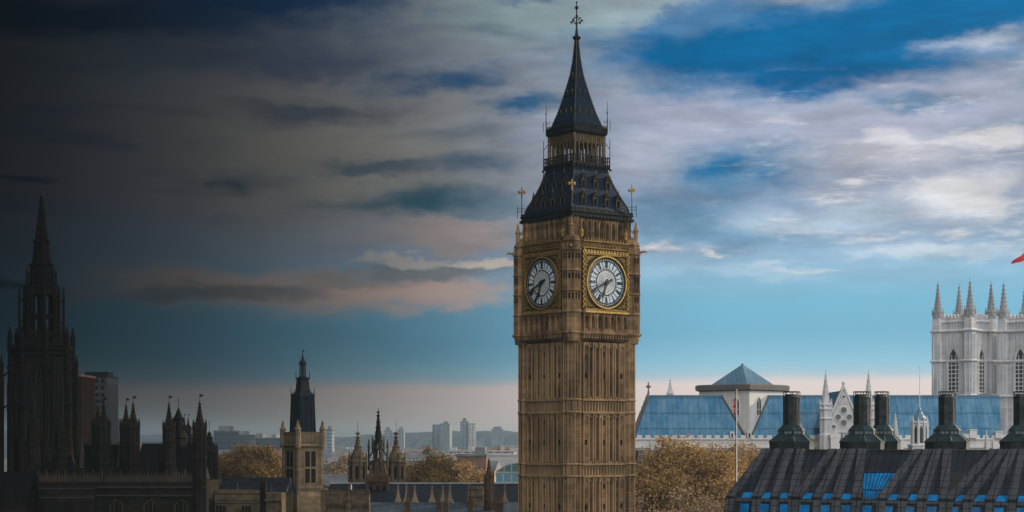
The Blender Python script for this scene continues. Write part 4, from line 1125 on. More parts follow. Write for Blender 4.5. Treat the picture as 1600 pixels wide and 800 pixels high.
def fleche():
    Y = 300.0; X = PX(591, Y); Z = lambda p: PZ(p, Y)
    T = thing('openwork_spirelet', 'slender black openwork spirelet with flying pinnacles on a gabled stone base', 'spire', (X, Y, 0))
    b = MB(); hw = 1.8
    b.box(X - hw, X + hw, Y - hw, Y + hw, 0, Z(752))
    b.ngon(X, Y, [(hw * 1.42, Z(752)), (hw * 1.5, Z(750)), (hw * .8, Z(722)), (.8, Z(716))], 4, math.pi / 4)
    f = facing(Y - hw, X)
    for a in (-1.75, -.6, .6, 1.75): f.box(b, a - .12, a + .12, 0, Z(752), 0, .25)
    f.box(b, -1.95, 1.95, Z(753), Z(750), 0, .35)
    for a in (-1.8, 1.8): q = f.p(a, 0, .1); pinnacle(b, q[0], q[1], Z(770), Z(748), Z(730), .22)
    b.build('base', 'brown_stone', T)
    for a in (-1.15, 0, 1.15): p = MB(); f.arch_pane(p, a - .3, a + .3, Z(782), Z(764), Z(757), .05); p.build('window', 'slot', T)
    o = MB()
    for j in range(8):
        a = math.pi / 8 + j * math.pi / 4; c, s_ = math.cos(a), math.sin(a)
        o.bar((X + 1.75 * c, Y + 1.75 * s_, Z(735)), (X + 1.75 * c, Y + 1.75 * s_, Z(696)), .12); o.ngon(X + 1.75 * c, Y + 1.75 * s_, [(.2, Z(700)), (.03, Z(686))], 5)
        o.bar((X + 1.75 * c, Y + 1.75 * s_, Z(715)), (X + .8 * c, Y + .8 * s_, Z(702)), .1); o.bar((X + 1.75 * c, Y + 1.75 * s_, Z(728)), (X + .9 * c, Y + .9 * s_, Z(718)), .1)
        o.bar((X + .85 * c, Y + .85 * s_, Z(738)), (X + .7 * c, Y + .7 * s_, Z(690)), .14); o.bar((X + 1.1 * c, Y + 1.1 * s_, Z(704)), (X + 1.1 * c, Y + 1.1 * s_, Z(682)), .08)
    o.ngon(X, Y, [(.9, Z(703)), (1.0, Z(701)), (.8, Z(696)), (.72, Z(690))], 8)
    o.build('openwork', 'black', T)
    prof = [(.75, Z(692)), (.45, Z(672)), (.26, Z(655)), (.10, Z(645))]
    s_ = MB(); s_.ngon(X, Y, prof, 8); spire_crockets(s_, X, Y, prof, 8, math.pi / 8, .7, .10)
    for p in (649, 644): s_.ngon(X, Y, [(.04, Z(p + 2)), (.36, Z(p)), (.04, Z(p - 2))], 8)
    s_.bar((X, Y, Z(645)), (X, Y, Z(638)), .06); s_.build('spire', 'gloom_stone', T)
fleche()

def hall():
    Y = 290.0; Z = lambda p: PZ(p, Y); x0, x1 = PX(504, Y), PX(815, Y); X = (x0 + x1) / 2
    T = thing('long_hall', 'long low hall with dark slate roof and a row of pointed stone buttresses', 'building', (X, Y, 0))
    w = MB(); w.box(x0, x1, Y, Y + 16, 0, Z(786)); w.build('wall', 'sand_stone', T)
    r = MB(); yr = Y + 12; zr = PZ(756, yr)
    r.loft([[(x0, Y + .5, Z(786)), (x1, Y + .5, Z(786)), (x1, Y + 23, Z(786)), (x0, Y + 23, Z(786))], [(x0, yr, zr), (x1, yr, zr), (x1, yr + .4, zr), (x0, yr + .4, zr)]])
    o = r.build('roof', 'slate', T)
    rc = MB(); rc.box(x0, x1, yr - .25, yr + .65, zr - .02, zr + .22); rc.build('ridge_capping', 'lead_lit', o)
    xg = PX(545, Y)
    g = MB(); g.loft([[(xg, Y - 9, Z(800)), (x1, Y - 9, Z(800)), (x1, Y - 9, Z(799)), (xg, Y - 9, Z(799))], [(xg, Y + .3, Z(787)), (x1, Y + .3, Z(787)), (x1, Y + .3, Z(785)), (xg, Y + .3, Z(785))]]); g.build('lower_roof', 'gutter', T)
    w2 = MB(); w2.box(xg, x1, Y - 9, Y - .2, 0, Z(800) - .8); w2.build('aisle_wall', 'sand_stone', T)
    for px in (622, 635, 648, 675, 692, 703, 733, 789):
        y = Y + .2; p = MB(); x = PX(px, y); w_ = .52
        pinnacle(p, x, y, Z(792), Z(783), Z(758), w_ * .9); p.build('buttress_pinnacle', 'sand_trim', T)
    for px in (637, 686, 697, 735, 776, 783):
        y = Y - 8.5; p = MB(); x = PX(px, y); pinnacle(p, x, y, PZ(812, y), PZ(786, y), PZ(762, y), .4); p.build('pinnacle', 'brown_stone', T)
    # flat-topped stone stair block and dark turret in front of the roof
    b = MB(); y = Y - 3; xa, xb = PX(731, y), PX(755, y); b.box(xa, xb, y, y + 3, PZ(800, y), PZ(763, y)); f = facing(y, (xa + xb) / 2); h = (xb - xa) / 2
    for p in (776, 764): f.box(b, -h - .1, h + .1, PZ(p, y), PZ(p - 2, y), -.1, .25)
    for i in range(4): f.box(b, -h + .1 + i * h * .52, -h + .45 + i * h * .52, PZ(763, y), PZ(759, y), -.3, .1)
    b.build('stair_block', 'sand_stone', T)
    t = MB(); y = Y - 6; gothic_turret(t, PX(764, y), y, PZ(815, y), PZ(745, y), PZ(716, y), .8, 8, 4, vane=False); t.build('turret', 'brown_stone', T)
    rd = MB(); rd.bar((PX(549, Y - 9), Y - 9.2, Z(800)), (PX(549, Y - 9), Y - 9.2, Z(755)), .10, 6); rd.build('flue_pipe', 'white_paint', T)
hall()

def low_range():
    Y = 310.0; Z = lambda p: PZ(p, Y); x0, x1 = PX(322, Y), PX(440, Y); X = (x0 + x1) / 2
    T = thing('stone_range', 'low sandstone range with battlemented parapet and square windows below the square tower', 'building', (X, Y, 0))
    f = facing(Y, X); h = (x1 - x0) / 2
    w = MB(); w.box(x0, x1, Y, Y + 18, 0, Z(770))
    xs = PX(412, Y) - X
    f.box(w, -h, xs, Z(786), Z(784), 0, .3); f.box(w, -h, xs, Z(771), Z(768), 0, .3)
    for i in range(16): a = -h + (i + .5) * (xs + h) / 16; f.box(w, a - .3, a + .3, Z(782), Z(773), 0, .16)
    for i in range(12): a = -h + (i + .5) * (xs + h) / 12; f.box(w, a - .35, a + .35, Z(768), Z(765), -.3, .1)
    f.box(w, xs + .2, h, Z(783), Z(780), 0, .5); 
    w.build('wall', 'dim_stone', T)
    for px in (345, 385): 
        a = PX(px, Y) - X; m = MB(); f.box(m, a - 1.0, a + 1.0, Z(806), Z(788), 0, .12); o = m.build('window', 'dim_stone', T)
        for k in (-.6, 0, .6): p = MB(); f.box(p, a + k - .24, a + k + .24, Z(805), Z(790), .12, .15); p.build('pane', 'slot', o)
    r = MB(); xa, xb = PX(325, Y), PX(443, Y); r.loft([[(xa, Y + 3, Z(770)), (xb, Y + 3, Z(770)), (xb, Y + 18, Z(770)), (xa, Y + 18, Z(770))], [(xa + 2, Y + 10, Z(748)), (xb, Y + 10, Z(748)), (xb, Y + 11, Z(748)), (xa + 2, Y + 11, Z(748))]]); r.build('roof', 'slate', T)
    for px, tip in ((371, 755), (424, 757)): m = MB(); y = Y + .2; pinnacle(m, PX(px, y), y, PZ(795, y), PZ(776, y), PZ(tip, y), .35); m.build('pinnacle', 'dim_stone', T)
    p = MB(); p.box(PX(411, Y) - .5, PX(411, Y) + .5, Y - .3, Y + 1, Z(800), Z(752)); p.build('chimney', 'gloom_stone', T)
low_range()

def middle_range():
    Y = 278.5; Z = lambda p: PZ(p, Y); x0, x1 = PX(502, Y), PX(577, Y); X = (x0 + x1) / 2
    T = thing('battlemented_range', 'long battlemented sandstone range in front of the square tower and twin turrets', 'building', (X, Y, 0))
    f = facing(Y, X); h = (x1 - x0) / 2
    w = MB(); w.box(x0, x1, Y, Y + 1.8, 0, Z(772))
    f.box(w, -h, h, Z(787), Z(784), 0, .45); f.box(w, -h, h, Z(772), Z(769), 0, .3)
    for i in range(30): a = -h + (i + .5) * 2 * h / 30; f.box(w, a - .12, a + .12, Z(784), Z(772), 0, .2); f.box(w, a - .17, a + .17, Z(769), Z(765), -.25, .1)
    for i in range(20): a = -h + (i + .5) * 2 * h / 20; f.poly(w, [(a - .35, Z(787)), (a + .35, Z(787)), (a, Z(792))], 0, .4)
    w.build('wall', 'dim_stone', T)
    for px in (506, 545): m = MB(); y = Y - .4; pinnacle(m, PX(px, y), y, PZ(800, y), PZ(780, y), PZ(756, y), .42); m.build('pinnacle', 'dim_stone', T)
middle_range()
# ------------------------------------------------------------------ office block with bronze roof and chimneys (right foreground)
def bronze_office():
    psi = R(25.5); e = Vector((math.cos(psi), -math.sin(psi), 0)); n = Vector((-math.sin(psi), -math.cos(psi), 0))
    O = Vector((PX(1192, 212), 212, 0)); ZR, ZE, RUN = 31.95, 26.1, 7.2
    T = thing('bronze_roofed_office', 'large office block with dark bronze ribbed roof and blue windows, bottom right', 'building', (O.x, O.y, 0), -psi)
    def a_at(px, off):                       # where along the roof a photo column falls, `off` metres in front of the ridge
        k = (px - 800) / F; b = O + n * off
        return (k * b.y - b.x) / (e.x - k * e.y)
    L = a_at(1690, RUN)
    def P(a, t, lift=0.0):                   # point on the front slope, t = 0 ridge .. 1 eave
        nn = Vector((0, 0, 1)) * RUN + n * (ZR - ZE); nn.normalize()
        q = O + e * a + n * (RUN * t) + Vector((0, 0, ZR - (ZR - ZE) * t)) + nn * lift
        return tuple(q)
    aL = a_at(1137, RUN)                      # foot of the hip
    DEP = 14.0
    # main roof body: front slope, hip, flat top, back slope
    m = MB()
    q = lambda a, off, z: tuple(O + e * a + n * off + Vector((0, 0, z)))
    top = [q(0, 0, ZR), q(L, 0, ZR), q(L, -DEP + RUN, ZR), q(0, -DEP + RUN, ZR)]
    low = [q(aL, RUN, ZE), q(L, RUN, ZE), q(L, -DEP, ZE), q(aL, -DEP, ZE)]
    m.loft([low, top]); 
    Z2 = 22.6
    m.loft([[q(aL - .9, RUN + 1.0, Z2), q(L, RUN + 1.0, Z2), q(L, -DEP - 1, Z2), q(aL - .9, -DEP - 1, Z2)], [tuple(Vector(p) - Vector((0, 0, .004))) for p in low]])
    m.build('roof', 'ph_roof', T)
    w = MB(); w.loft([[q(aL - .7, RUN + .8, 0), q(L, RUN + .8, 0), q(L, -DEP - .8, 0), q(aL - .7, -DEP - .8, 0)], [q(aL - .7, RUN + .8, Z2), q(L, RUN + .8, Z2), q(L, -DEP - .8, Z2), q(aL - .7, -DEP - .8, Z2)]]); w.build('wall', 'ph_wall', T)
    ed = MB(); ed.slab([P(aL - .3, .985, .02), P(L, .985, .02), P(L, 1.03, .02), P(aL - .3, 1.03, .02)], (0, 0, .16)); ed.slab([q(-.2, .25, ZR), q(L, .25, ZR), q(L, -.25, ZR), q(-.2, -.25, ZR)], (0, 0, .12)); ed.build('eaves_strip', 'ph_rib', T)
    def rib(a0, t0, a1, t1, w, h=.26, w1=None):
        w1 = w if w1 is None else w1
        mb = MB(); r0 = [P(a0 - w / 2, t0, .0), P(a0 + w / 2, t0, .0), P(a0 + w / 2, t0, h), P(a0 - w / 2, t0, h)]
        r1 = [P(a1 - w1 / 2, t1, .0), P(a1 + w1 / 2, t1, .0), P(a1 + w1 / 2, t1, h), P(a1 - w1 / 2, t1, h)]
        mb.loft([r0, r1]); mb.build('roof_duct', 'ph_rib', T)
    def wall_rib(a, w):                        # the duct goes on down between the windows
        mb = MB(); nd = n * 1.0
        A = [q(a - w / 2, RUN - .02, ZE), q(a + w / 2, RUN - .02, ZE), q(a + w / 2, RUN + .28, ZE + .1), q(a - w / 2, RUN + .28, ZE + .1)]
        B = [q(a - w / 2, RUN + .98, Z2), q(a + w / 2, RUN + .98, Z2), q(a + w / 2, RUN + 1.28, Z2), q(a - w / 2, RUN + 1.28, Z2)]
        mb.loft([A, B]); mb.build('wall_duct', 'ph_rib', T)
    zx = lambda c: 1120 + c * .3               # columns measured on an enlarged crop
    # fans of four ducts under every chimney
    fans = [(385, (95, 210, 305, 400)), (750, (418, 525, 625, 730)), (1195, (860, 970, 1070, 1185)), (1590, (1210, 1310, 1425, 1540)), (2000, (1640, 1750, 1860, 1970))]
    piers = []
    for c, feet in fans:
        for k, ft in enumerate(feet):
            at = a_at(zx(c + ((-120, -65, -5, 55) if c == 385 else (-142, -92, -42, 8))[k]), .3); ab = a_at(zx(ft), RUN * .99)
            if c == 385 and k == 0: ab = aL + .35
            rib(at, .03, ab, .985, .95, .50 + .012 * k, 1.1); piers.append(ab)
    for a in piers: wall_rib(a, 1.0)
    # window row: a small tilted light above the eaves strip, a tall one below it
    wins = [(160, 143), (257, 247), (355, 352), (468, 457), (577, 563), (678, 671), (800, 780), (913, 890), (1020, 1003), (1128, 1118), (1257, 1232), (1370, 1346), (1483, 1466), (1596, 1580), (1705, 1690)]
    for cu, cl in wins:
        a = a_at(zx(cu), RUN * .93)
        mb = MB(); mb.slab([P(a - .66, .865, .03), P(a + .70, .865, .03), P(a + .52, .975, .03), P(a - .62, .975, .03)], (0, 0, .06)); mb.build('roof_light', 'ph_glass', T)
        al = a_at(zx(cl), RUN + .4)
        fr = MB(); S = lambda a_, t_, d: q(a_, RUN + t_ + d, ZE - (ZE - Z2) * t_)
        fr.slab([S(al - .62, .10, .0), S(al + .62, .10, .0), S(al + .62, .80, .0), S(al - .62, .80, .0)], n * .10); o = fr.build('window', 'ph_bronze', T)
        gl = MB(); gl.slab([S(al - .52, .13, .10), S(al + .52, .13, .10), S(al + .52, .76, .10), S(al - .52, .76, .10)], n * .04)
        kid(o, gl.build('pane', 'ph_glass', o))
        gb = MB()
        for k in range(4): gb.slab([S(al - .36 + k * .24, .13, .14), S(al - .32 + k * .24, .13, .14), S(al - .32 + k * .24, .76, .14), S(al - .36 + k * .24, .76, .14)], n * .05)
        kid(o, gb.build('glazing_bar', 'ph_bronze', o))
        a2 = al + 1.28
        mb = MB(); mb.slab([S(a2 - .1, .35, .3), S(a2 + .1, .35, .3), S(a2 + .1, .8, .3), S(a2 - .1, .8, .3)], n * .05); mb.build('slit_light', 'ph_glass', T)
    # big sloping skylight and blank recessed panels between the fans
    A0, A1, A2, A3 = a_at(zx(762), RUN * .45), a_at(zx(940), RUN * .45), a_at(zx(835), RUN * .97), a_at(zx(762), RUN * .97)
    sk = MB(); sk.slab([P(A0, .45, .02), P(A1, .45, .02), P(A2, .975, .02), P(A3, .975, .02)], (0, 0, .06)); o = sk.build('skylight', 'ph_glass', T, 'bright blue sloping skylight')
    sb = MB()
    for k in range(9):
        f0 = k / 8; sb.bar(P(A0 + (A1 - A0) * f0, .45, .10), P(A3 + (A2 - A3) * f0, .975, .10), .045)
    for t in (.45, .79, .975): sb.bar(P(A0, t, .11), P(A1 + (A2 - A1) * (t - .45) / .525, t, .11), .07)
    sb.build('skylight_bars', 'ph_bronze', o)
    for c0, c1, c2 in ((415, 520, 430), (1210, 1310, 1215)):
        B0, B1, B2, B3 = a_at(zx(c0), RUN * .45), a_at(zx(c1), RUN * .45), a_at(zx(c2), RUN * .85), a_at(zx(c0), RUN * .85)
        mb = MB(); mb.slab([P(B0, .45, .02), P(B1, .45, .02), P(B2, .85, .02), P(B3, .85, .02)], (0, 0, .05)); mb.build('blank_panel', 'ph_blank', T)
    # left return: two glazed slots in the hip end
    mb = MB(); mb.bar(q(aL - 2.4, RUN - .6, ZE + .05), q(aL + .4, RUN - .3, ZE + .05), .06); mb.build('window_track', 'ph_bronze', T)
    for zt, dz in ((ZE + 1.3, 1.1), (ZE - .3, 1.3)):
        mb = MB(); mb.box(-.05, .0, -.25, .25, 0, dz); 
        k = (ZE + 1.3 - zt)
        c0 = O + e * (aL + .05 - k * .35) + n * (RUN - 1.1 + k * .2) + Vector((0, 0, zt - dz)); mb.v = [v + c0 for v in mb.v]; mb.build('end_light', 'white_paint', T)
    # chimneys
    def chimney(px, off, zb, k=1.0):
        a = a_at(px, off); c = O + e * a + n * off; x, y = c.x, c.y; s = y / F
        Z = lambda p: PZ(p, y) + (zb - PZ(702, y)) if zb else PZ(p, y)
        r = lambda p: (p * .93 if p > 15 else p) * s / math.cos(math.pi / 8) * k
        rot = math.pi / 8 - psi
        b = MB(); b.ngon(x, y, [(r(34), Z(708)), (r(34.5), Z(692)), (r(35.5), Z(691.5)), (r(35.5), Z(690)), (r(34), Z(689))], 8, rot); o = b.build('chimney_base', 'ph_bronze', T)
        h = MB(); h.ngon(x, y, [(r(34), Z(689.5)), (r(21), Z(679)), (r(20), Z(679)), (r(20), Z(673)), (r(21.5), Z(672.5)), (r(20.5), Z(671)), (r(13), Z(664))], 8, rot)
        for j in range(8): an = rot + j * math.pi / 4; h.bar((x + r(34.5) * math.cos(an), y + r(34.5) * math.sin(an), Z(690)), (x + r(21.3) * math.cos(an), y + r(21.3) * math.sin(an), Z(679)), .07); h.bar((x + r(21.3) * math.cos(an), y + r(21.3) * math.sin(an), Z(679)), (x + r(21.3) * math.cos(an), y + r(21.3) * math.sin(an), Z(672)), .06)
        h.build('chimney_hood', 'ph_green', o)
        for j in range(8):
            an = rot + math.pi / 8 + j * math.pi / 4
            if math.sin(an) > .4: continue
            f = Face((x + r(20) * .924 * math.cos(an), y + r(20) * .924 * math.sin(an), 0), (-math.sin(an), math.cos(an), 0), (math.cos(an), math.sin(an), 0))
            for q0 in (-.26, .26): v = MB(); f.box(v, q0 - .2, q0 + .2, Z(678), Z(674), 0, .03); v.build('chimney_vent', 'louvre', o)
        st = MB(); st.ngon(x, y, [(r(12.3), Z(665)), (r(12), Z(623)), (r(12.8), Z(622.5)), (r(12.8), Z(621)), (r(10), Z(620.5)), (r(9.5), Z(616))], 12, rot)
        for p in (632, 642, 652): st.ngon(x, y, [(r(12), Z(p)), (r(12.35), Z(p - .4)), (r(12.35), Z(p - 1)), (r(12), Z(p - 1.4))], 12, rot)
        for j in range(12): an = rot + j * math.pi / 6; st.bar((x + r(12.1) * math.cos(an), y + r(12.1) * math.sin(an), Z(664)), (x + r(12.1) * math.cos(an), y + r(12.1) * math.sin(an), Z(622)), .035)
        st.build('chimney_stack', 'ph_bronze', o)
        cp = MB()
        for j in range(8): an = rot + j * math.pi / 4; cp.bar((x + r(11.9) * math.cos(an), y + r(11.9) * math.sin(an), Z(621)), (x + r(11.9) * math.cos(an), y + r(11.9) * math.sin(an), Z(612)), .05)
        N = 20
        for (p0, p1) in ((613.2, 611.6), (622, 620.4)):
            ring = lambda rr, z: [(x + rr * math.cos(2 * math.pi * i / N), y + rr * math.sin(2 * math.pi * i / N), z) for i in range(N)]
            cp.loft([ring(r(12.6), Z(p0)), ring(r(12.6), Z(p1)), ring(r(11.0), Z(p1)), ring(r(11.0), Z(p0)), ring(r(12.6), Z(p0))], False)
        cp.build('chimney_cowl', 'ph_bronze', o)
    for px in (1237, 1347, 1480, 1597): chimney(px, -2.7, None)
    chimney(1378, -DEP + RUN - 1.2, None, .84)
bronze_office()

# ------------------------------------------------------------------ the abbey
AY = 400.0
def abbey():
    Z = lambda p: PZ(p, AY); X0 = PX(1160, 408)
    T = thing('abbey_church', 'pale stone Gothic abbey with long blue lead roofs, low square lantern and twin west towers', 'church', (X0, 408, 0))
    ye, yr = 403.0, 408.0
    ze, zr = PZ(684, ye), PZ(619, yr)
    def roof(pxl, pxr, top_l, top_r):
        m = MB(); xl, xr, tl, tr_ = PX(pxl, ye), PX(pxr, ye), PX(top_l, yr), PX(top_r, yr)
        m.loft([[(xl, ye, ze), (xr, ye, ze), (xr, 2 * yr - ye, ze), (xl, 2 * yr - ye, ze)], [(tl, yr - .1, zr), (tr_, yr - .1, zr), (tr_, yr + .1, zr), (tl, yr + .1, zr)]])
        o = m.build('roof', 'ab_roof', T)
        c = MB(); c.box(tl, tr_, yr - .3, yr + .3, zr - .1, zr + .25); c.build('roof_ridge', 'lant_roof', o)
        return o
    roof(992, 1160, 1015, 1140); roof(1160, 1562, 1180, 1562)
    w = MB(); xa, xb = PX(992, ye), PX(1600, ye); w.box(xa, xb, ye - .7, ye + 22, 0, ze - .05)
    f = facing(ye - .7, X0); al, ar = xa - X0, xb - X0
    f.box(w, al, ar, PZ(700, ye), PZ(698, ye), 0, .4); f.box(w, al, ar, PZ(687, ye), PZ(685.5, ye), 0, .3)
    k = int((ar - al) / 2.0)
    for i in range(k): a = al + (i + .5) * (ar - al) / k; f.box(w, a - .62, a + .62, ze - .06, ze + .62, -.55, .0)
    for i in range(12): a = al + 4 + i * 7.2; f.box(w, a - .5, a + .5, 0, PZ(690, ye), 0, 1.0)
    w.build('wall', 'ab_white', T)
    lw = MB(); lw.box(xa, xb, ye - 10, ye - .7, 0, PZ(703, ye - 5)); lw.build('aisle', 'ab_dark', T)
    # gable coping with crockets and cross at the left end
    gp = MB(); p0, p1 = (PX(1015, yr) - .3, yr - .4, zr + .35), (PX(990, ye) - .3, ye, ze + .35)
    gp.bar(p0, p1, .4)
    for i in range(9): t = i / 8; q = Vector(p0).lerp(Vector(p1), t); gp.box(q.x - .25, q.x + .2, q.y - .25, q.y + .25, q.z + .2, q.z + .75)
    x, y, z = p0; gp.bar((x, y, z), (x, y, z + 2.9), .16); gp.box(x - .62, x + .62, y - .12, y + .12, z + 1.7, z + 2.05); gp.ball((x, y, z + 1.87), .42, 5)
    gp.build('gable_coping', 'ab_dark', T)
    b = MB(); y = 414; pinnacle(b, PX(1047, y), y, PZ(640, y), PZ(614, y), PZ(592, y), .65); b.build('pinnacle', 'ab_trim', T)
    # crossing lantern, set diagonally
    Lx = PX(1160, 413); Ly = 412.9; wd = 7.0; rot = 0.02
    l = MB(); ng = lambda m_, prof: m_.ngon(Lx, Ly, [(r_, z_) for r_, z_ in prof], 4, rot)
    zl = lambda p: PZ(p, 406)
    rr = PX(1228, 413) - PX(1160, 413)
    ng(l, [(rr, 20), (rr, zl(609))])
    l.build('lantern_wall', 'ab_white', T)
    c = MB(); ng(c, [(rr + .1, zl(611)), (rr + .9, zl(609)), (rr + .9, zl(602)), (rr + .4, zl(600.5)), (rr - .8, zl(600))]); c.build('lantern_cornice', 'ab_dark', T)
    r_ = MB(); ng(r_, [(rr - 2.9, zl(602)), (rr - 3.1, zl(600)), (.15, PZ(570, Ly))])
    for j in range(4):
        a0 = rot + j * math.pi / 2; P0 = Vector((Lx + (rr - 3.1) * math.cos(a0), Ly + (rr - 3.1) * math.sin(a0), zl(600))); P1 = Vector((Lx + (rr - 3.1) * math.cos(a0 + math.pi / 2), Ly + (rr - 3.1) * math.sin(a0 + math.pi / 2), zl(600)))
        ap = Vector((Lx, Ly, PZ(570, Ly)))
        r_.bar(P0, ap, .12)
        for i in range(1, 12):                          # standing rolls run straight up the slope and die into the hips
            t = i / 12; foot = P0.lerp(P1, t); m_ = P0.lerp(P1, .5); up = ap - m_; h_ = 1 - abs(t - .5) * 2
            r_.bar(foot, foot + up * h_, .13)
    r_.bar((Lx, Ly, PZ(571, Ly)), (Lx, Ly, PZ(568, Ly)), .3); r_.build('lantern_roof', 'lant_roof', T)
    for j, a in ((0, -math.pi * .75 + rot), (1, -math.pi * .25 + rot)):
        fc = Face((Lx + rr * .7071 * math.cos(a), Ly + rr * .7071 * math.sin(a), 0), (-math.sin(a), math.cos(a), 0), (math.cos(a), math.sin(a), 0))
        s_ = 3.6 if j == 0 else -3.6
        win_arch(fc, None, s_ - 1.0, s_ + 1.0, zl(650), zl(619), T, 'glass_dark', 1, 'lancet_window', 'ab_white')
        for sgn in (-1, 1):                             # lead flashing where the lantern meets the roofs
            pass
    fl = MB()
    for sg, tx, bx in ((-1, 1120, 1153), (1, 1206, 1169)):
        fl.bar((Lx + sg * 5.55, 407.9, zr + .1), (Lx + sg * .75, ye + .15, ze + .5), .30)
    fl.build('roof_valley', 'ab_dark', T)
    for px in (1144, 1171): m = MB(); y = ye - 1.1; x = PX(px, y); m.box(x - .5, x + .5, y, y + 1.5, PZ(684, y), PZ(674, y)); o = m.build('roof_hatch', 'ab_white', T); p = MB(); p.box(x - .2, x + .2, y - .03, y, PZ(683, y), PZ(677, y)); p.build('hatch_opening', 'slot', o)
    # transept gable with its rose, flanked by tall turrets
    Y = 386.0; Zt = lambda p: PZ(p, Y); gx = PX(1318, Y); f = facing(Y, gx)
    g = MB(); hw = 24 * Y / F
    f.poly(g, [(-hw, 0), (hw, 0), (hw, Zt(666)), (0, Zt(608)), (-hw, Zt(666))], -4, 0); g.build('transept_gable', 'ab_trim', T)
    gt = MB()
    f.poly(gt, [(-hw - .35, Zt(668)), (0, Zt(606)), (hw + .35, Zt(668)), (hw + .35, Zt(661)), (0, Zt(600)), (-hw - .35, Zt(661))], -.6, .35)
    gt.bar(f.p(0, Zt(604), 0), f.p(0, Zt(596), 0), .16); gt.ball(f.p(0, Zt(598.5), 0), .42, 5)
    def ring2(mb, a0, z0, r0, r1, d0, d1, n=20):
        for i in range(n):
            t0, t1 = 2 * math.pi * i / n, 2 * math.pi * (i + 1) / n
            f.poly(mb, [(a0 + r0 * math.cos(t0), z0 + r0 * math.sin(t0)), (a0 + r1 * math.cos(t0), z0 + r1 * math.sin(t0)), (a0 + r1 * math.cos(t1), z0 + r1 * math.sin(t1)), (a0 + r0 * math.cos(t1), z0 + r0 * math.sin(t1))], d0, d1)
    for (a0, pz, r) in ((0, 641, .85), (-1.25, 652, .8), (1.25, 652, .8), (0, 661, .85), (-2.2, 667, .6), (2.2, 667, .6), (-.65, 628, .42), (.65, 628, .42), (0, 620, .5)): ring2(gt, a0, Zt(pz), r - .16, r, 0, .22)
    for i in range(7): a = -2.7 + i * .9; f.box(gt, a - .1, a + .1, Zt(700), Zt(676), 0, .22)
    f.box(gt, -hw, hw, Zt(676), Zt(674), 0, .35); f.box(gt, -hw, hw, Zt(702), Zt(700), 0, .4)
    gt.build('gable_tracery', 'ab_white', T)
    for (a0, pz, r) in ((0, 641, .69), (-1.25, 652, .64), (1.25, 652, .64), (0, 661, .69), (-2.2, 667, .44), (2.2, 667, .44), (0, 620, .34)):
        m = MB(); f.poly(m, [(a0 + r * math.cos(q * .524), Zt(pz) + r * math.sin(q * .524)) for q in range(12)], 0, .03); m.build('rose_light', 'louvre', T)
    for i in range(6): a = -2.25 + i * .9; m = MB(); f.arch_pane(m, a - .3, a + .3, Zt(699), Zt(684), Zt(678), .03); m.build('lancet_window', 'louvre', T)
    # transept roof behind the gable
    m = MB(); m.loft([[(gx - hw, Y - 3.9, Zt(668)), (gx + hw, Y - 3.9 + 7.9, Zt(668)), (gx + hw, Y + 20, Zt(668)), (gx - hw, Y + 20, Zt(668))], [(gx - .1, Y + .5, Zt(610)), (gx + .1, Y + .5, Zt(610)), (gx + .1, Y + 20, Zt(610)), (gx - .1, Y + 20, Zt(610))]]) if False else m.loft([[(gx - hw, Y + .2, Zt(668)), (gx + hw, Y + .2, Zt(668)), (gx + hw, Y + 20, Zt(668)), (gx - hw, Y + 20, Zt(668))], [(gx - .1, Y + .2, Zt(610)), (gx + .1, Y + .2, Zt(610)), (gx + .1, Y + 20, Zt(610)), (gx - .1, Y + 20, Zt(610))]]); m.build('roof', 'ab_roof', T)
    def spire_turret(px, tip, sh, r, Yt=385.0, name='turret'):
        x = PX(px, Yt); z = lambda p: PZ(p, Yt); m = MB()
        m.ngon(x, Yt, [(r * 1.25, 0), (r * 1.25, z(680)), (r, z(676)), (r, z(sh))], 8)
        for p in (655, 640, sh + 1): m.ngon(x, Yt, [(r, z(p) - .25), (r * 1.22, z(p)), (r * 1.22, z(p) + .25), (r, z(p) + .5)], 8)
        for j in range(8):
            a = math.pi / 8 + j * math.pi / 4; m.ngon(x + r * 1.1 * math.cos(a), Yt + r * 1.1 * math.sin(a), [(.2, z(sh) - 1.2), (.2, z(sh)), (.02, z(sh) + 1.4)], 4)
            m.bar((x + r * math.cos(a), Yt + r * math.sin(a), z(676)), (x + r * math.cos(a), Yt + r * math.sin(a), z(sh)), .12)
        m.build(name, 'ab_trim', T)
        s_ = MB(); prof = [(r * .82, z(sh)), (.06, z(tip))]; s_.ngon(x, Yt, prof, 8); spire_crockets(s_, x, Yt, prof, 8, math.pi / 8, 1.0, .1); s_.bar((x, Yt, z(tip)), (x, Yt, z(tip) + .8), .06); s_.build('turret_spire', 'ab_trim', T)
    spire_turret(1290, 583, 632, 1.25); spire_turret(1357, 583, 632, 1.25)
    bt = MB(); fb = facing(383.5, PX(1303, 383.5)); fb.box(bt, -1.0, 1.0, 0, PZ(684, 383), 0, 1.6); fb.poly(bt, [(-1.2, PZ(684, 383)), (1.2, PZ(684, 383)), (1.2, PZ(680, 383)), (0, PZ(674, 383)), (-1.2, PZ(680, 383))], -.4, 1.7); bt.build('buttress', 'ab_white', T)
    for px, dx in ((1279, -1), ):                        # sloping flyer left of the gable
        m = MB(); m.bar((PX(1286, 388), 388, PZ(676, 388)), (PX(1262, 394), 394, PZ(700, 394)), .7); m.build('flying_buttress', 'ab_white', T)
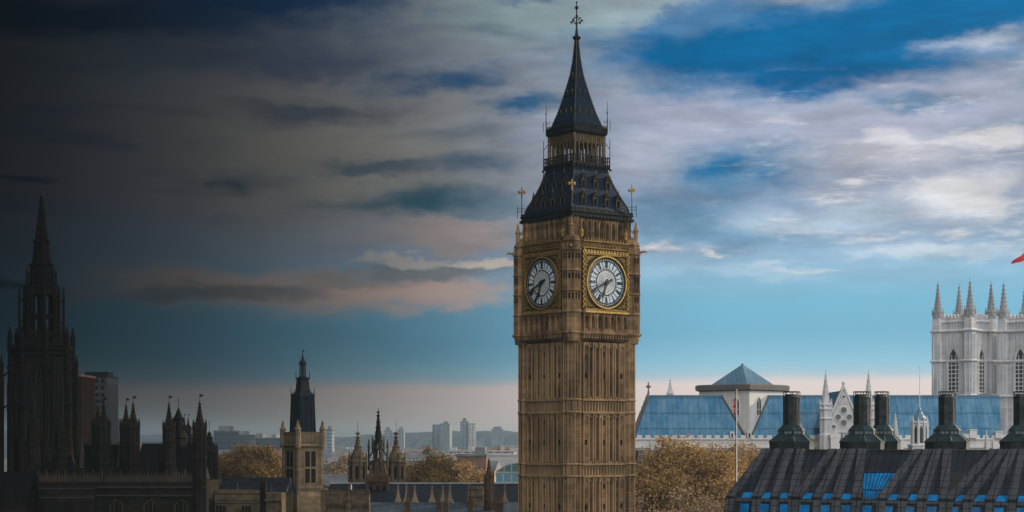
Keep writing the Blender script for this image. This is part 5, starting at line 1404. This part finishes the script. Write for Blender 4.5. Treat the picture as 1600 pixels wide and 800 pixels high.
    # plain pyramid pinnacles standing on the nave buttresses
    for px, tip, base in ((1399, 645, 694), (1252, 660, 700), (1541, 672, 700)):
        Yp = 390.0; x = PX(px, Yp); m = MB(); z = lambda p: PZ(p, Yp)
        r = .95 if tip != 672 else .5
        m.ngon(x, Yp, [(r, 0), (r, z(base)), (r * 1.2, z(base - 1)), (r, z(base - 3)), (.05, z(tip))], 4, math.pi / 4 + .5)
        spire_crockets(m, x, Yp, [(r, z(base - 3)), (.05, z(tip))], 4, math.pi / 4 + .5, .8, .12); m.build('pinnacle', 'ab_trim', T)
    # small roof furniture along the nave gutter
    for px, hh in ((1380, 6), (1520, 12), (1560, 9), (1508, 5)):
        m = MB(); x = PX(px, ye - 1); m.box(x - .8, x + .8, ye - 1.6, ye - .2, ze - .1, ze + hh * .147); m.box(x - .95, x + .95, ye - 1.75, ye - .1, ze + hh * .147, ze + hh * .147 + .2); m.build('roof_housing', 'ab_white', T)
    # west towers
    def west_tower(cx, Yc, half, rot, dz, zbase):
        cxx = PX(cx, Yc); Wt = Matrix.Translation((cxx, Yc, 0)) @ Matrix.Rotation(rot, 4, 'Z'); z = lambda p: PZ(p, Yc) + dz
        b = MB(Wt); b.sq(0, 0, [(half, 0), (half, z(498))])
        tr = MB(Wt); trl = MB()
        for p, w_ in ((620, .45), (566, .35), (519, .5), (505, .25)): b.sq(0, 0, [(half, z(p) - .3), (half + w_, z(p)), (half + w_, z(p) + .25), (half, z(p) + .55)])
        for (cx_, cy_) in ((1, 1), (-1, 1), (-1, -1), (1, -1)):
            x, y = cx_ * half, cy_ * half
            b.sq(x, y, [(1.05, 0), (1.05, z(520)), (.95, z(516)), (.95, z(496))])
            for p in (620, 566, 519): b.sq(x, y, [(1.05, z(p) - .3), (1.4, z(p)), (1.4, z(p) + .25), (1.05, z(p) + .5)])
            for q_ in (-.55, .55):
                for p0, p1 in ((616, 570), (562, 524)):
                    for (ax, ay) in ((q_, -1.1), (q_, 1.1), (-1.1, q_), (1.1, q_)): tr.bar((x + ax, y + ay, z(p0)), (x + ax, y + ay, z(p1)), .13)
        b.build('west_tower', 'ab_stone', T)
        for (cx_, cy_) in ((1, 1), (-1, 1), (-1, -1), (1, -1)):
            m = MB(Wt); x, y = cx_ * half, cy_ * half; r = .95
            prof = [(1.0, z(489)), (.55, z(468)), (.08, z(443))]
            m.ngon(x, y, [(1.25, z(497)), (1.15, z(489)), (1.3, z(488.5)), (1.0, z(487))], 8); m.ngon(x, y, prof, 8); spire_crockets(m, x, y, prof, 8, math.pi / 8, .8, .13)
            for k in range(4): a = k * math.pi / 2 + math.pi / 4; m.ngon(x + 1.3 * math.cos(a), y + 1.3 * math.sin(a), [(.2, z(494)), (.2, z(489)), (.02, z(480))], 4)
            m.bar((x, y, z(443)), (x, y, z(438)), .05); m.build('pinnacle', 'ab_pin', T)
        for a in (0, -math.pi / 2):
            fc = Face(Wt @ Vector((half * math.sin(a), -half * math.cos(a), 0)), Wt.to_3x3() @ Vector((math.cos(a), math.sin(a), 0)), Wt.to_3x3() @ Vector((math.sin(a), -math.cos(a), 0)))
            n_ = 7
            for i in range(n_):
                aa = -half + 1.1 + (i + .5) * 2 * (half - 1.1) / n_
                fc.poly(trl, [(aa - .32, z(499)), (aa + .32, z(499)), (aa + .32, z(494.5)), (aa, z(492)), (aa - .32, z(494.5))], -.4, .06)
            for i in range(9): aa = -half + 1.2 + i * 2 * (half - 1.2) / 8; fc.box(trl, aa - .08, aa + .08, z(515), z(506), 0, .16)
            win_arch(fc, None, -1.7, 1.7, z(616), z(543), T, 'glass_dark', 2, 'belfry_window', 'ab_trim', 0.0, .45)
            for k in range(8): fc.box(trl, -1.5, 1.5, z(611 - k * 6.4), z(611 - k * 6.4) + .22, .055, .09)
            # ogee label and panelling round the window
            fc.poly(trl, [(-2.1, z(560)), (-1.8, z(560)), (0, z(539)), (1.8, z(560)), (2.1, z(560)), (.25, z(536)), (0, z(526)), (-.25, z(536))], .02, .2)
            for s_ in (-1, 1):
                for aa in (2.0, 2.6): fc.box(trl, s_ * aa - .09, s_ * aa + .09, z(615), z(524), 0, .15)
                fc.poly(trl, [(s_ * .9 - .35, z(541)), (s_ * .9 + .35, z(541)), (s_ * .9 + .35, z(524)), (s_ * .9 - .35, z(524))], .0, .10)
            for p0, p1 in ((690, 660), (655, 628)):
                for aa in (-2.2, -1.1, 0, 1.1, 2.2): fc.box(trl, aa - .12, aa + .12, z(p0), z(p1), 0, .2)
        tr.build('buttress_panelling', 'ab_trim', T); trl.build('tower_panelling', 'ab_trim', T)
    west_tower(1507, 416, 4.45, R(42), 0, 0); west_tower(1612, 408, 4.6, R(42), 0, 0)
abbey()

def bell_turret():
    Y = 372.0; X = PX(1437, Y); Z = lambda p: PZ(p, Y)
    T = thing('bell_turret', 'small pale octagonal church turret with domed cap between the second and third chimneys', 'turret', (X, Y, 0))
    T['label'] = 'small pale octagonal church turret with a domed cap and open arches, among the bronze chimneys'
    b = MB(); b.sq(X, Y, [(2.0, 0), (2.0, Z(698)), (2.2, Z(697)), (2.2, Z(695)), (1.9, Z(694))]); b.ngon(X, Y, [(1.62, Z(697)), (1.62, Z(662)), (1.85, Z(661)), (1.85, Z(659)), (1.6, Z(658))], 8)
    for j in range(8):
        a = math.pi / 8 + j * math.pi / 4; b.ngon(X + 1.62 * math.cos(a), Y + 1.62 * math.sin(a), [(.3, Z(697)), (.3, Z(660)), (.03, Z(650))], 5)
    b.build('turret_body', 'ab_trim', T)
    for j in (4, 5, 6, 7, 8):
        a = j * math.pi / 4; f = Face((X + 1.5 * math.cos(a), Y + 1.5 * math.sin(a), 0), (-math.sin(a), math.cos(a), 0), (math.cos(a), math.sin(a), 0))
        p = MB(); f.arch_pane(p, -.33, .33, Z(692), Z(672), Z(665), .05); p.build('belfry_opening', 'glass_dark', T)
    c = MB(); c.ngon(X, Y, [(1.55, Z(659)), (1.45, Z(655)), (1.15, Z(650)), (.75, Z(646)), (.5, Z(643)), (.55, Z(642)), (.3, Z(640)), (.12, Z(636))], 8); c.build('dome', 'lant_roof', T)
    P = thing('flagpole', 'bare white flagpole rising from the domed church turret', 'flagpole', (X, Y, Z(637)))
    m = MB(); m.bar((X, Y, Z(637)), (X, Y, Z(573)), .11, 6, .06); m.build('pole', 'white_paint', P); m = MB(); m.ball((X, Y, Z(573)), .14); m.build('pole_cap', 'white_paint', P)
bell_turret()

# ------------------------------------------------------------------ flags
def union_flag():
    Y = 262.0; X = PX(1151, Y); Z = lambda p: PZ(p, Y)
    T = thing('flagpole', 'tall dark and white flagpole in front of the square abbey lantern', 'flagpole', (X, Y, 0))
    m = MB(); m.bar((X, Y, 0), (X, Y, Z(610)), .15, 8, .07); m.build('pole', 'white_paint', T); m = MB(); m.ball((X, Y, Z(609.5)), .13); m.build('pole_cap', 'gold', T)
    s = MB(); s.bar((X - .14, Y - .03, 10), (X - .14, Y - .03, Z(612)), .055, 6); s.build('dark_strip', 'black', T)  # black strip down the pole's left side
    # furled flag: hanging folds of cloth, three colours
    fl = MB(); n, k = 26, 9; pts = []
    zt, zb = Z(621), Z(647)
    for i in range(n):
        t = i / (n - 1)
        for j in range(k):
            u = j / (k - 1); amp = .16 * (1 - .2 * t)
            pts.append((X - .10 - .50 * u * (1 - .45 * abs(t - .35)), Y - .12 + amp * math.sin(u * 9 + t * 2), zt + (zb - zt) * t - .35 * u * (1 - t)))
    fc = []; mi = []
    for i in range(n - 1):
        for j in range(k - 1):
            fc.append((i * k + j, i * k + j + 1, (i + 1) * k + j + 1, (i + 1) * k + j))
            t, u = i / (n - 2), j / (k - 2)
            d1, d2 = abs(t - u), abs(t + u - 1); cr = min(abs(t - .5), abs(u - .5))
            mi.append(1 if cr < .10 else 2 if cr < .18 else 1 if min(d1, d2) < .06 else 2 if min(d1, d2) < .17 else 0)
    fl.add(pts, fc); fl.mi = mi
    o = fl.build('union_flag', ['flag_blue', 'flag_red', 'white_paint'], None)
    tag(o, 'furled red, white and blue flag hanging limp from the tall flagpole', 'flag')
union_flag()
def red_flag():
    Y = 408.0; X = PX(1612, Y); Z = lambda p: PZ(p, Y)
    T = thing('flagpole', 'flagpole on the abbey tower at the right edge of the picture', 'flagpole', (X, Y, Z(499)))
    T['label'] = 'flagpole standing on the rightmost abbey tower'
    m = MB(); m.bar((X, Y, Z(499)), (X, Y, Z(382)), .12, 6, .07); m.build('pole', 'white_paint', T)
    fl = MB(); n, k = 14, 8; pts = []
    for i in range(n):
        u = i / (n - 1)
        for j in range(k):
            v = j / (k - 1); x = X - .1 - 4.55 * u
            top = Z(385) - 3.6 * u ** .9; bot = Z(403) - 1.55 * u
            pts.append((x, Y + .35 * math.sin(u * 7 + v) * u, top + (bot - top) * v + .12 * math.sin(u * 9)))
    fl.add(pts, [(i * k + j, i * k + j + 1, (i + 1) * k + j + 1, (i + 1) * k + j) for i in range(n - 1) for j in range(k - 1)])
    o = fl.build('red_flag', 'flag_red', None, smooth=True); tag(o, 'bright red flag flying above the right-hand abbey tower', 'flag')
red_flag()
# ------------------------------------------------------------------ trees
def tree(px, py_top, Y, rad, label, mat, seed, n_leaf=7000, base_py=None, group=None, leaf=.21, dens=1.0):
    n_leaf = int(n_leaf * 1.9)
    rnd = random.Random(seed); X = PX(px, Y); H = PZ(py_top, Y)
    T = thing('tree', label, 'tree', (X, Y, 0), 0, group)
    tk = MB(); tips = []
    def limb(p, d, L, r, depth):
        q = p + d * L; mid = p + d * L * .5 + Vector((rnd.uniform(-.08, .08), rnd.uniform(-.08, .08), 0)) * L
        tk.bar(p, mid, r, 5, r * .85); tk.bar(mid, q, r * .85, 5, r * .68)
        if depth == 0: tips.append(q); return
        if depth <= 2: tips.append(mid)
        nb = 3 if depth > 1 else 4
        for k in range(nb):
            a = rnd.uniform(0, 6.28); s_ = rnd.uniform(.35, .85)
            nd = (d + Vector((math.cos(a) * s_, math.sin(a) * s_, rnd.uniform(-.12, .25)))).normalized()
            limb(q, nd, L * rnd.uniform(.58, .80), r * .62, depth - 1)
    h0 = H * .26
    tk.bar((X, Y, 0), (X, Y, h0), H * .022, 8, H * .017)
    L0 = H * .235
    for k in range(6):
        a = 6.28 * k / 6 + rnd.uniform(-.4, .4); sp = rnd.uniform(.45, .95) * rad / (H * .42)
        limb(Vector((X, Y, h0 - rnd.uniform(0, 1.5))), Vector((math.cos(a) * sp, math.sin(a) * sp, 1)).normalized(), L0, H * .011, 3)
    limb(Vector((X, Y, h0)), Vector((0, 0, 1)), L0 * 1.1, H * .014, 3)
    # pull the twig ends into the tree's measured outline
    zmax = max(t_.z for t_ in tips); sc = (H - h0) / (zmax - h0 + .6)
    rmax = sorted(math.hypot(t_.x - X, t_.y - Y) for t_ in tips)[int(len(tips) * .96)]; sr = rad / rmax
    fix = lambda v: Vector((X + (v.x - X) * (sr if v.z > h0 - 3 else 1), Y + (v.y - Y) * (sr if v.z > h0 - 3 else 1), h0 + (v.z - h0) * sc if v.z > h0 else v.z))
    tk.v = [fix(v) for v in tk.v]; tips = [fix(v) for v in tips]
    tk.build('trunk', 'bark', T)
    cr = MB(); pts = []; fs = []
    cl = rad * .115 + .35
    size = {}
    for i in range(n_leaf):
        k = rnd.randrange(len(tips)); t_ = tips[k]; w = size.setdefault(k, rnd.uniform(.35, 1.3))
        gg = lambda s: max(-1.7, min(1.7, rnd.gauss(0, 1))) * s
        c = t_ + Vector((gg(cl * w), gg(cl * w), gg(cl * .8 * w)))
        if c.z < h0 * .55: continue
        u = Vector((rnd.gauss(0, 1), rnd.gauss(0, 1), rnd.gauss(0, 1))).normalized(); v = u.orthogonal().normalized()
        a = rnd.uniform(0, 6.28); v2 = u.cross(v); d1 = v * math.cos(a) + v2 * math.sin(a); d2 = u.cross(d1)
        s_ = leaf * rnd.uniform(.5, 1.25); b = len(pts)
        pts += [c - d1 * s_ - d2 * s_ * .25, c + d1 * s_ * .1 - d2 * s_ * .6, c + d1 * s_, c + d2 * s_ * .55]; fs.append((b, b + 1, b + 2, b + 3))
    cr.add([tuple(p) for p in pts], fs); cr.build('crown', mat, T)
    return T
G1 = 'autumn plane trees between the clock tower and the bronze roof'
tree(1010, 704, 292, 5.6, 'dim brown tree hard against the right side of the clock tower', 'leaf_dull', 1, 8000, group=G1)
tree(1056, 681, 285, 8.0, 'broad tan autumn tree, tallest of those right of the clock tower', 'leaf_tan', 2, 17000, group=G1)
tree(1112, 692, 283, 6.6, 'golden tan tree just left of the tall flagpole foot', 'leaf_tan', 3, 13000, group=G1)
tree(1155, 692, 297, 6.0, 'bronze leaved tree behind the tall flagpole', 'leaf_tan', 5, 10000, group=G1)
tree(1196, 712, 305, 5.4, 'small golden tree showing over the left slope of the bronze roof', 'leaf_tan', 6, 8000, group=G1)
tree(1020, 770, 258, 5.2, 'low dull tree at the bottom edge beside the clock tower', 'leaf_dull', 7, 8000, group=G1)
tree(1088, 752, 262, 5.0, 'half bare grey brown tree low in front of the broad tan tree', 'leaf_dull', 8, 6000, group=G1)
G2 = 'golden trees behind the palace roofs'
tree(362, 700, 470, 6.4, 'golden tree left of the square tower, farther of a pair', 'leaf_gold', 11, 7000, group=G2, leaf=.29)
tree(400, 695, 460, 7.4, 'large golden tree touching the left side of the square tower', 'leaf_gold', 12, 9000, group=G2, leaf=.29)
tree(432, 706, 480, 5.0, 'small golden tree half hidden behind the square tower', 'leaf_gold', 13, 4000, group=G2, leaf=.29)
tree(664, 699, 470, 7.6, 'large golden tree right of the pointed stone turrets', 'leaf_gold', 14, 11000, group=G2, leaf=.29)
tree(700, 712, 465, 6.6, 'golden tree left of the red brick block', 'leaf_gold', 15, 8000, group=G2, leaf=.29)
tree(742, 722, 455, 5.0, 'small rusty tree in front of the red brick block', 'leaf_tan', 16, 5000, group=G2, leaf=.32)
tree(540, 712, 620, 6.5, 'pale brown tree behind the green glass building', 'leaf_dull', 17, 5000, group=G2, leaf=.5)
tree(790, 700, 900, 9.0, 'hazy brown tree far off at the left edge of the clock tower', 'leaf_dull', 18, 4000, group=G2, leaf=.8)
tree(628, 718, 560, 5.5, 'pale tree between the right conical turret and the large golden tree', 'leaf_dull', 19, 4000, group=G2, leaf=.5)

# ------------------------------------------------------------------ the city behind
def block(name, label, pxa, pxb, py, Y, depth, mat, roof='roof_grey', group=None, pitched=False, plant=(), yaw=0.0, base=0.0):
    xa, xb = PX(pxa, Y), PX(pxb, Y); X = (xa + xb) / 2; H = PZ(py, Y); w = xb - xa
    T = thing(name, label, 'building', (X, Y + depth / 2, 0), yaw, group); Wm = WM[T]
    b = MB(Wm); b.box(-w / 2, w / 2, -depth / 2, depth / 2, base, H); b.build('walls', mat, T)
    r = MB(Wm)
    if pitched:
        r.loft([[(-w / 2 - .4, -depth / 2 - .4, H), (w / 2 + .4, -depth / 2 - .4, H), (w / 2 + .4, depth / 2 + .4, H), (-w / 2 - .4, depth / 2 + .4, H)], [(-w / 2 - .4, -.1, H + depth * .28), (w / 2 + .4, -.1, H + depth * .28), (w / 2 + .4, .1, H + depth * .28), (-w / 2 - .4, .1, H + depth * .28)]])
    else:
        r.box(-w / 2 - .3, w / 2 + .3, -depth / 2 - .3, depth / 2 + .3, H, H + .7)
    o = r.build('roof', roof, T)
    for (f0, f1, hp) in plant:
        p = MB(Wm); p.box(-w / 2 + w * f0, -w / 2 + w * f1, -depth * .25, depth * .25, H + .7, H + .7 + hp); p.build('roof_housing', roof, T)
    return T
# tall office slab beside the far left spire: windows modelled one by one
def slab_office():
    Y = 900.0; T = block('office_slab', 'tall grey brown office slab standing right of the far left spire', 126, 167, 589, Y, 26, 'dark_office', 'slate_black', None, plant=((.05, .92, 2.2),))
    xa, xb = PX(126, Y), PX(167, Y); f = facing(Y, 0)
    first = None; n = 0
    for i, p in enumerate((592, 603, 614, 624, 634, 644, 655, 665, 675, 685)):
        for k in range(4):
            a = xa + (xb - xa) * (.10 + k * .2275)
            if first is None:
                m = MB(); f.box(m, a, a + (xb - xa) * .12, PZ(p + 6, Y), PZ(p, Y), -.05, .06); first = (m.build('window', 'slot', T), a, p); continue
            copy_part(first[0], T, (a - first[1], 0, PZ(p, Y) - PZ(first[2], Y)))
    for px in (133, 141, 150, 160): m = MB(); m.bar((PX(px, Y), Y + 10, PZ(586, Y)), (PX(px, Y), Y + 10, PZ(577, Y)), .12); m.build('aerial', 'black', T)
    m = MB(); xq = PX(167, Y); m.box(xq, xq + .3, Y + 2, Y + 24, 0, PZ(600, Y)); m.build('end_wall', 'pale_end', T)
slab_office()
block('glass_office', 'low banded glass office between the spire slab and the turret pairs', 168, 194, 655, 1100, 30, 'grey_wall', 'roof_grey')
block('sunlit_flank_block', 'stone flank coloured as if in warm sunlight, showing right beside the far left black spire', 112, 127, 588, 620, 20, 'sunlit_flank', 'roof_red')  # stands for the octagonal tower's sunlit side, sunlight put into its colour
# tower blocks on the skyline
block('tower_block', 'left half of the wide pale tower block pair on the skyline', 676, 690, 664, 2300, 24, 'block_wall', 'roof_grey', yaw=.1)
block('tower_block', 'right half of the wide pale tower block pair on the skyline', 688.5, 704, 662.5, 2270, 24, 'block_wall', 'roof_grey', yaw=-.1, plant=((.3, .8, 3),))
block('tower_block', 'slim bluish tower block, tallest on the skyline', 719, 731.5, 659, 2250, 22, 'block_wall', 'roof_grey', plant=((.3, .75, 4),))
block('tower_block', 'white banded tower block attached to the right of the slim one', 731.7, 743, 662, 2240, 20, 'white_wall', 'roof_pale')
block('tower_block', 'dome topped pale block on the skyline nearest the clock tower', 768, 786, 671, 2800, 30, 'block_wall', 'roof_grey', plant=((.15, .85, 4), ))
block('tower_block', 'small stepped grey block on the skyline above the right conical turret', 600, 611, 673, 2600, 25, 'block_wall', 'roof_grey', plant=((.2, .8, 5),))
block('tower_block', 'second small stepped block on the skyline, right of the openwork spirelet', 621, 631, 672, 2600, 25, 'block_wall', 'roof_grey', plant=((.2, .8, 4),))
block('tower_block', 'small white block with lift housing right of the square tower', 508, 519, 672, 1500, 18, 'block_wall', 'roof_grey', plant=((.3, .8, 3),))
# named middle-distance buildings
block('glass_office', 'green glass office block low between the square tower and the conical turrets', 506, 546, 725, 640, 20, 'glass_wall', 'roof_pale', plant=((.1, .9, 1.6),))
block('brick_block', 'dark red brick block behind the small rusty tree', 713, 760, 713, 560, 18, 'red_wall', 'roof_grey', plant=((.62, .95, 2.2),))
block('white_terrace', 'long white building with rooftop sheds beside the clock tower', 700, 802, 706, 880, 22, 'white_wall', 'roof_pale', plant=((.02, .12, 1.5), (.3, .38, 2.2), (.5, .58, 2.0), (.8, .86, 2.6)))
block('cream_terrace', 'broad cream building just left of the clock tower under the white terrace', 758, 815, 712, 760, 20, 'roof_pale', 'roof_pale')
def blue_shed():
    Y = 520.0; X = PX(797, Y); T = thing('glass_hall', 'blue glazed hall with curved roof tucked behind the left edge of the clock tower', 'building', (X, Y, 0))
    m = MB(); w = PX(818, Y) - PX(774, Y); m.box(X - w / 2, X + w / 2, Y, Y + 22, 0, PZ(738, Y)); m.build('walls', 'blue_glass', T)
    r = MB(); n = 12; rg = []
    for yy in (Y - .3, Y + 22): rg.append([(X - w / 2 + w * i / n, yy, PZ(738, Y) + 4.2 * math.sin(math.pi * (.12 + .5 * i / n)) - 1.5) for i in range(n + 1)] + [(X + w / 2, yy, PZ(739, Y)), (X - w / 2, yy, PZ(739, Y))])
    r.loft(rg); r.build('roof', 'glass_wall', T)
blue_shed()
block('glass_office', 'blue grey glazed office with stepped roof just right of the turreted palace range', 334, 360, 674, 1300, 40, 'grey_wall', 'roof_grey', plant=((.15, .8, 3.5),))
block('office_block', 'blue grey office with a flat roof shed, middle of three left of the square tower', 363, 388, 680, 1450, 40, 'grey_wall', 'roof_grey', plant=((.3, .7, 3),))
block('office_block', 'low grey office nearest the left side of the square tower', 392, 441, 685, 1600, 50, 'grey_wall', 'roof_grey', plant=((.1, .3, 4), (.6, .75, 3)))
# many small low buildings, in kinds
def small_city():
    rnd = random.Random(21)
    kinds = [('low_building', 'small white flat roofed building far off in the hazy city', 'white_wall', 'roof_pale', False, 'white flat roofed city buildings'),
             ('terraced_house', 'small brick building with a red pitched roof far off in the hazy city', 'red_wall', 'roof_red', True, 'red roofed city buildings'),
             ('low_building', 'small tan brick building with a grey pitched roof far off in the hazy city', 'tan_wall', 'roof_grey', True, 'grey roofed city buildings'),
             ('low_building', 'small grey flat roofed building far off in the hazy city', 'grey_wall', 'roof_pale', False, 'grey flat roofed city buildings')]
    n = 0
    while n < 250:
        px = rnd.choice([rnd.uniform(166, 345), rnd.uniform(330, 450), rnd.uniform(500, 812), rnd.uniform(500, 812), rnd.uniform(500, 812)])
        Y = rnd.uniform(560, 1000) if rnd.random() < .22 else rnd.uniform(1000, 3100)
        H = rnd.uniform(9, 24); k = rnd.choice([0, 0, 1, 2, 2, 3])
        py = HOR - (H - CAMZ) * F / Y
        w = rnd.uniform(14, 46); wp = w * F / Y
        if py < 691: continue
        nm, lb, wm, rm, pt, gr = kinds[k]
        d = rnd.uniform(10, 16)
        block(nm, lb, px - wp / 2, px + wp / 2, py, Y, d, wm, rm, gr, pt, plant=(() if pt or rnd.random() < .5 else ((rnd.uniform(.1, .4), rnd.uniform(.5, .8), rnd.uniform(1.5, 3)),)), yaw=rnd.uniform(-.25, .25))
        n += 1
small_city()

# ------------------------------------------------------------------ unseen slabs added to keep light off the palace, and the air
blocker_slab('skylight_blocker', -330, 190, 250, 290, 520, 12, 3)  # added out of view to block skylight over the left buildings
sh = SUNDIR; kx, ky = sh.x / sh.z, sh.y / sh.z
HC = 1000.0
blocker_slab('sun_blocker', -420 + kx * (HC - 30), 700 + ky * (HC - 30), HC, 325, 900, 40, 5)  # added out of view to keep the sun off the left buildings
def haze(dens, colr):
    m = bpy.data.materials.new('haze'); m.use_nodes = True; nt = m.node_tree
    nt.nodes.clear(); o = nt.nodes.new('ShaderNodeOutputMaterial'); v = nt.nodes.new('ShaderNodeVolumePrincipled')
    v.inputs['Density'].default_value = dens; v.inputs['Color'].default_value = colr; v.inputs['Anisotropy'].default_value = 0.55
    nt.links.new(v.outputs[0], o.inputs['Volume']); M['haze'] = m
    b = MB(); b.box(-7100, 7100, -1600, 9100, -1, 112); ob = b.build('haze', 'haze'); setting(ob, 'stuff')
haze(0.00010, (.50, .76, 1.0, 1))
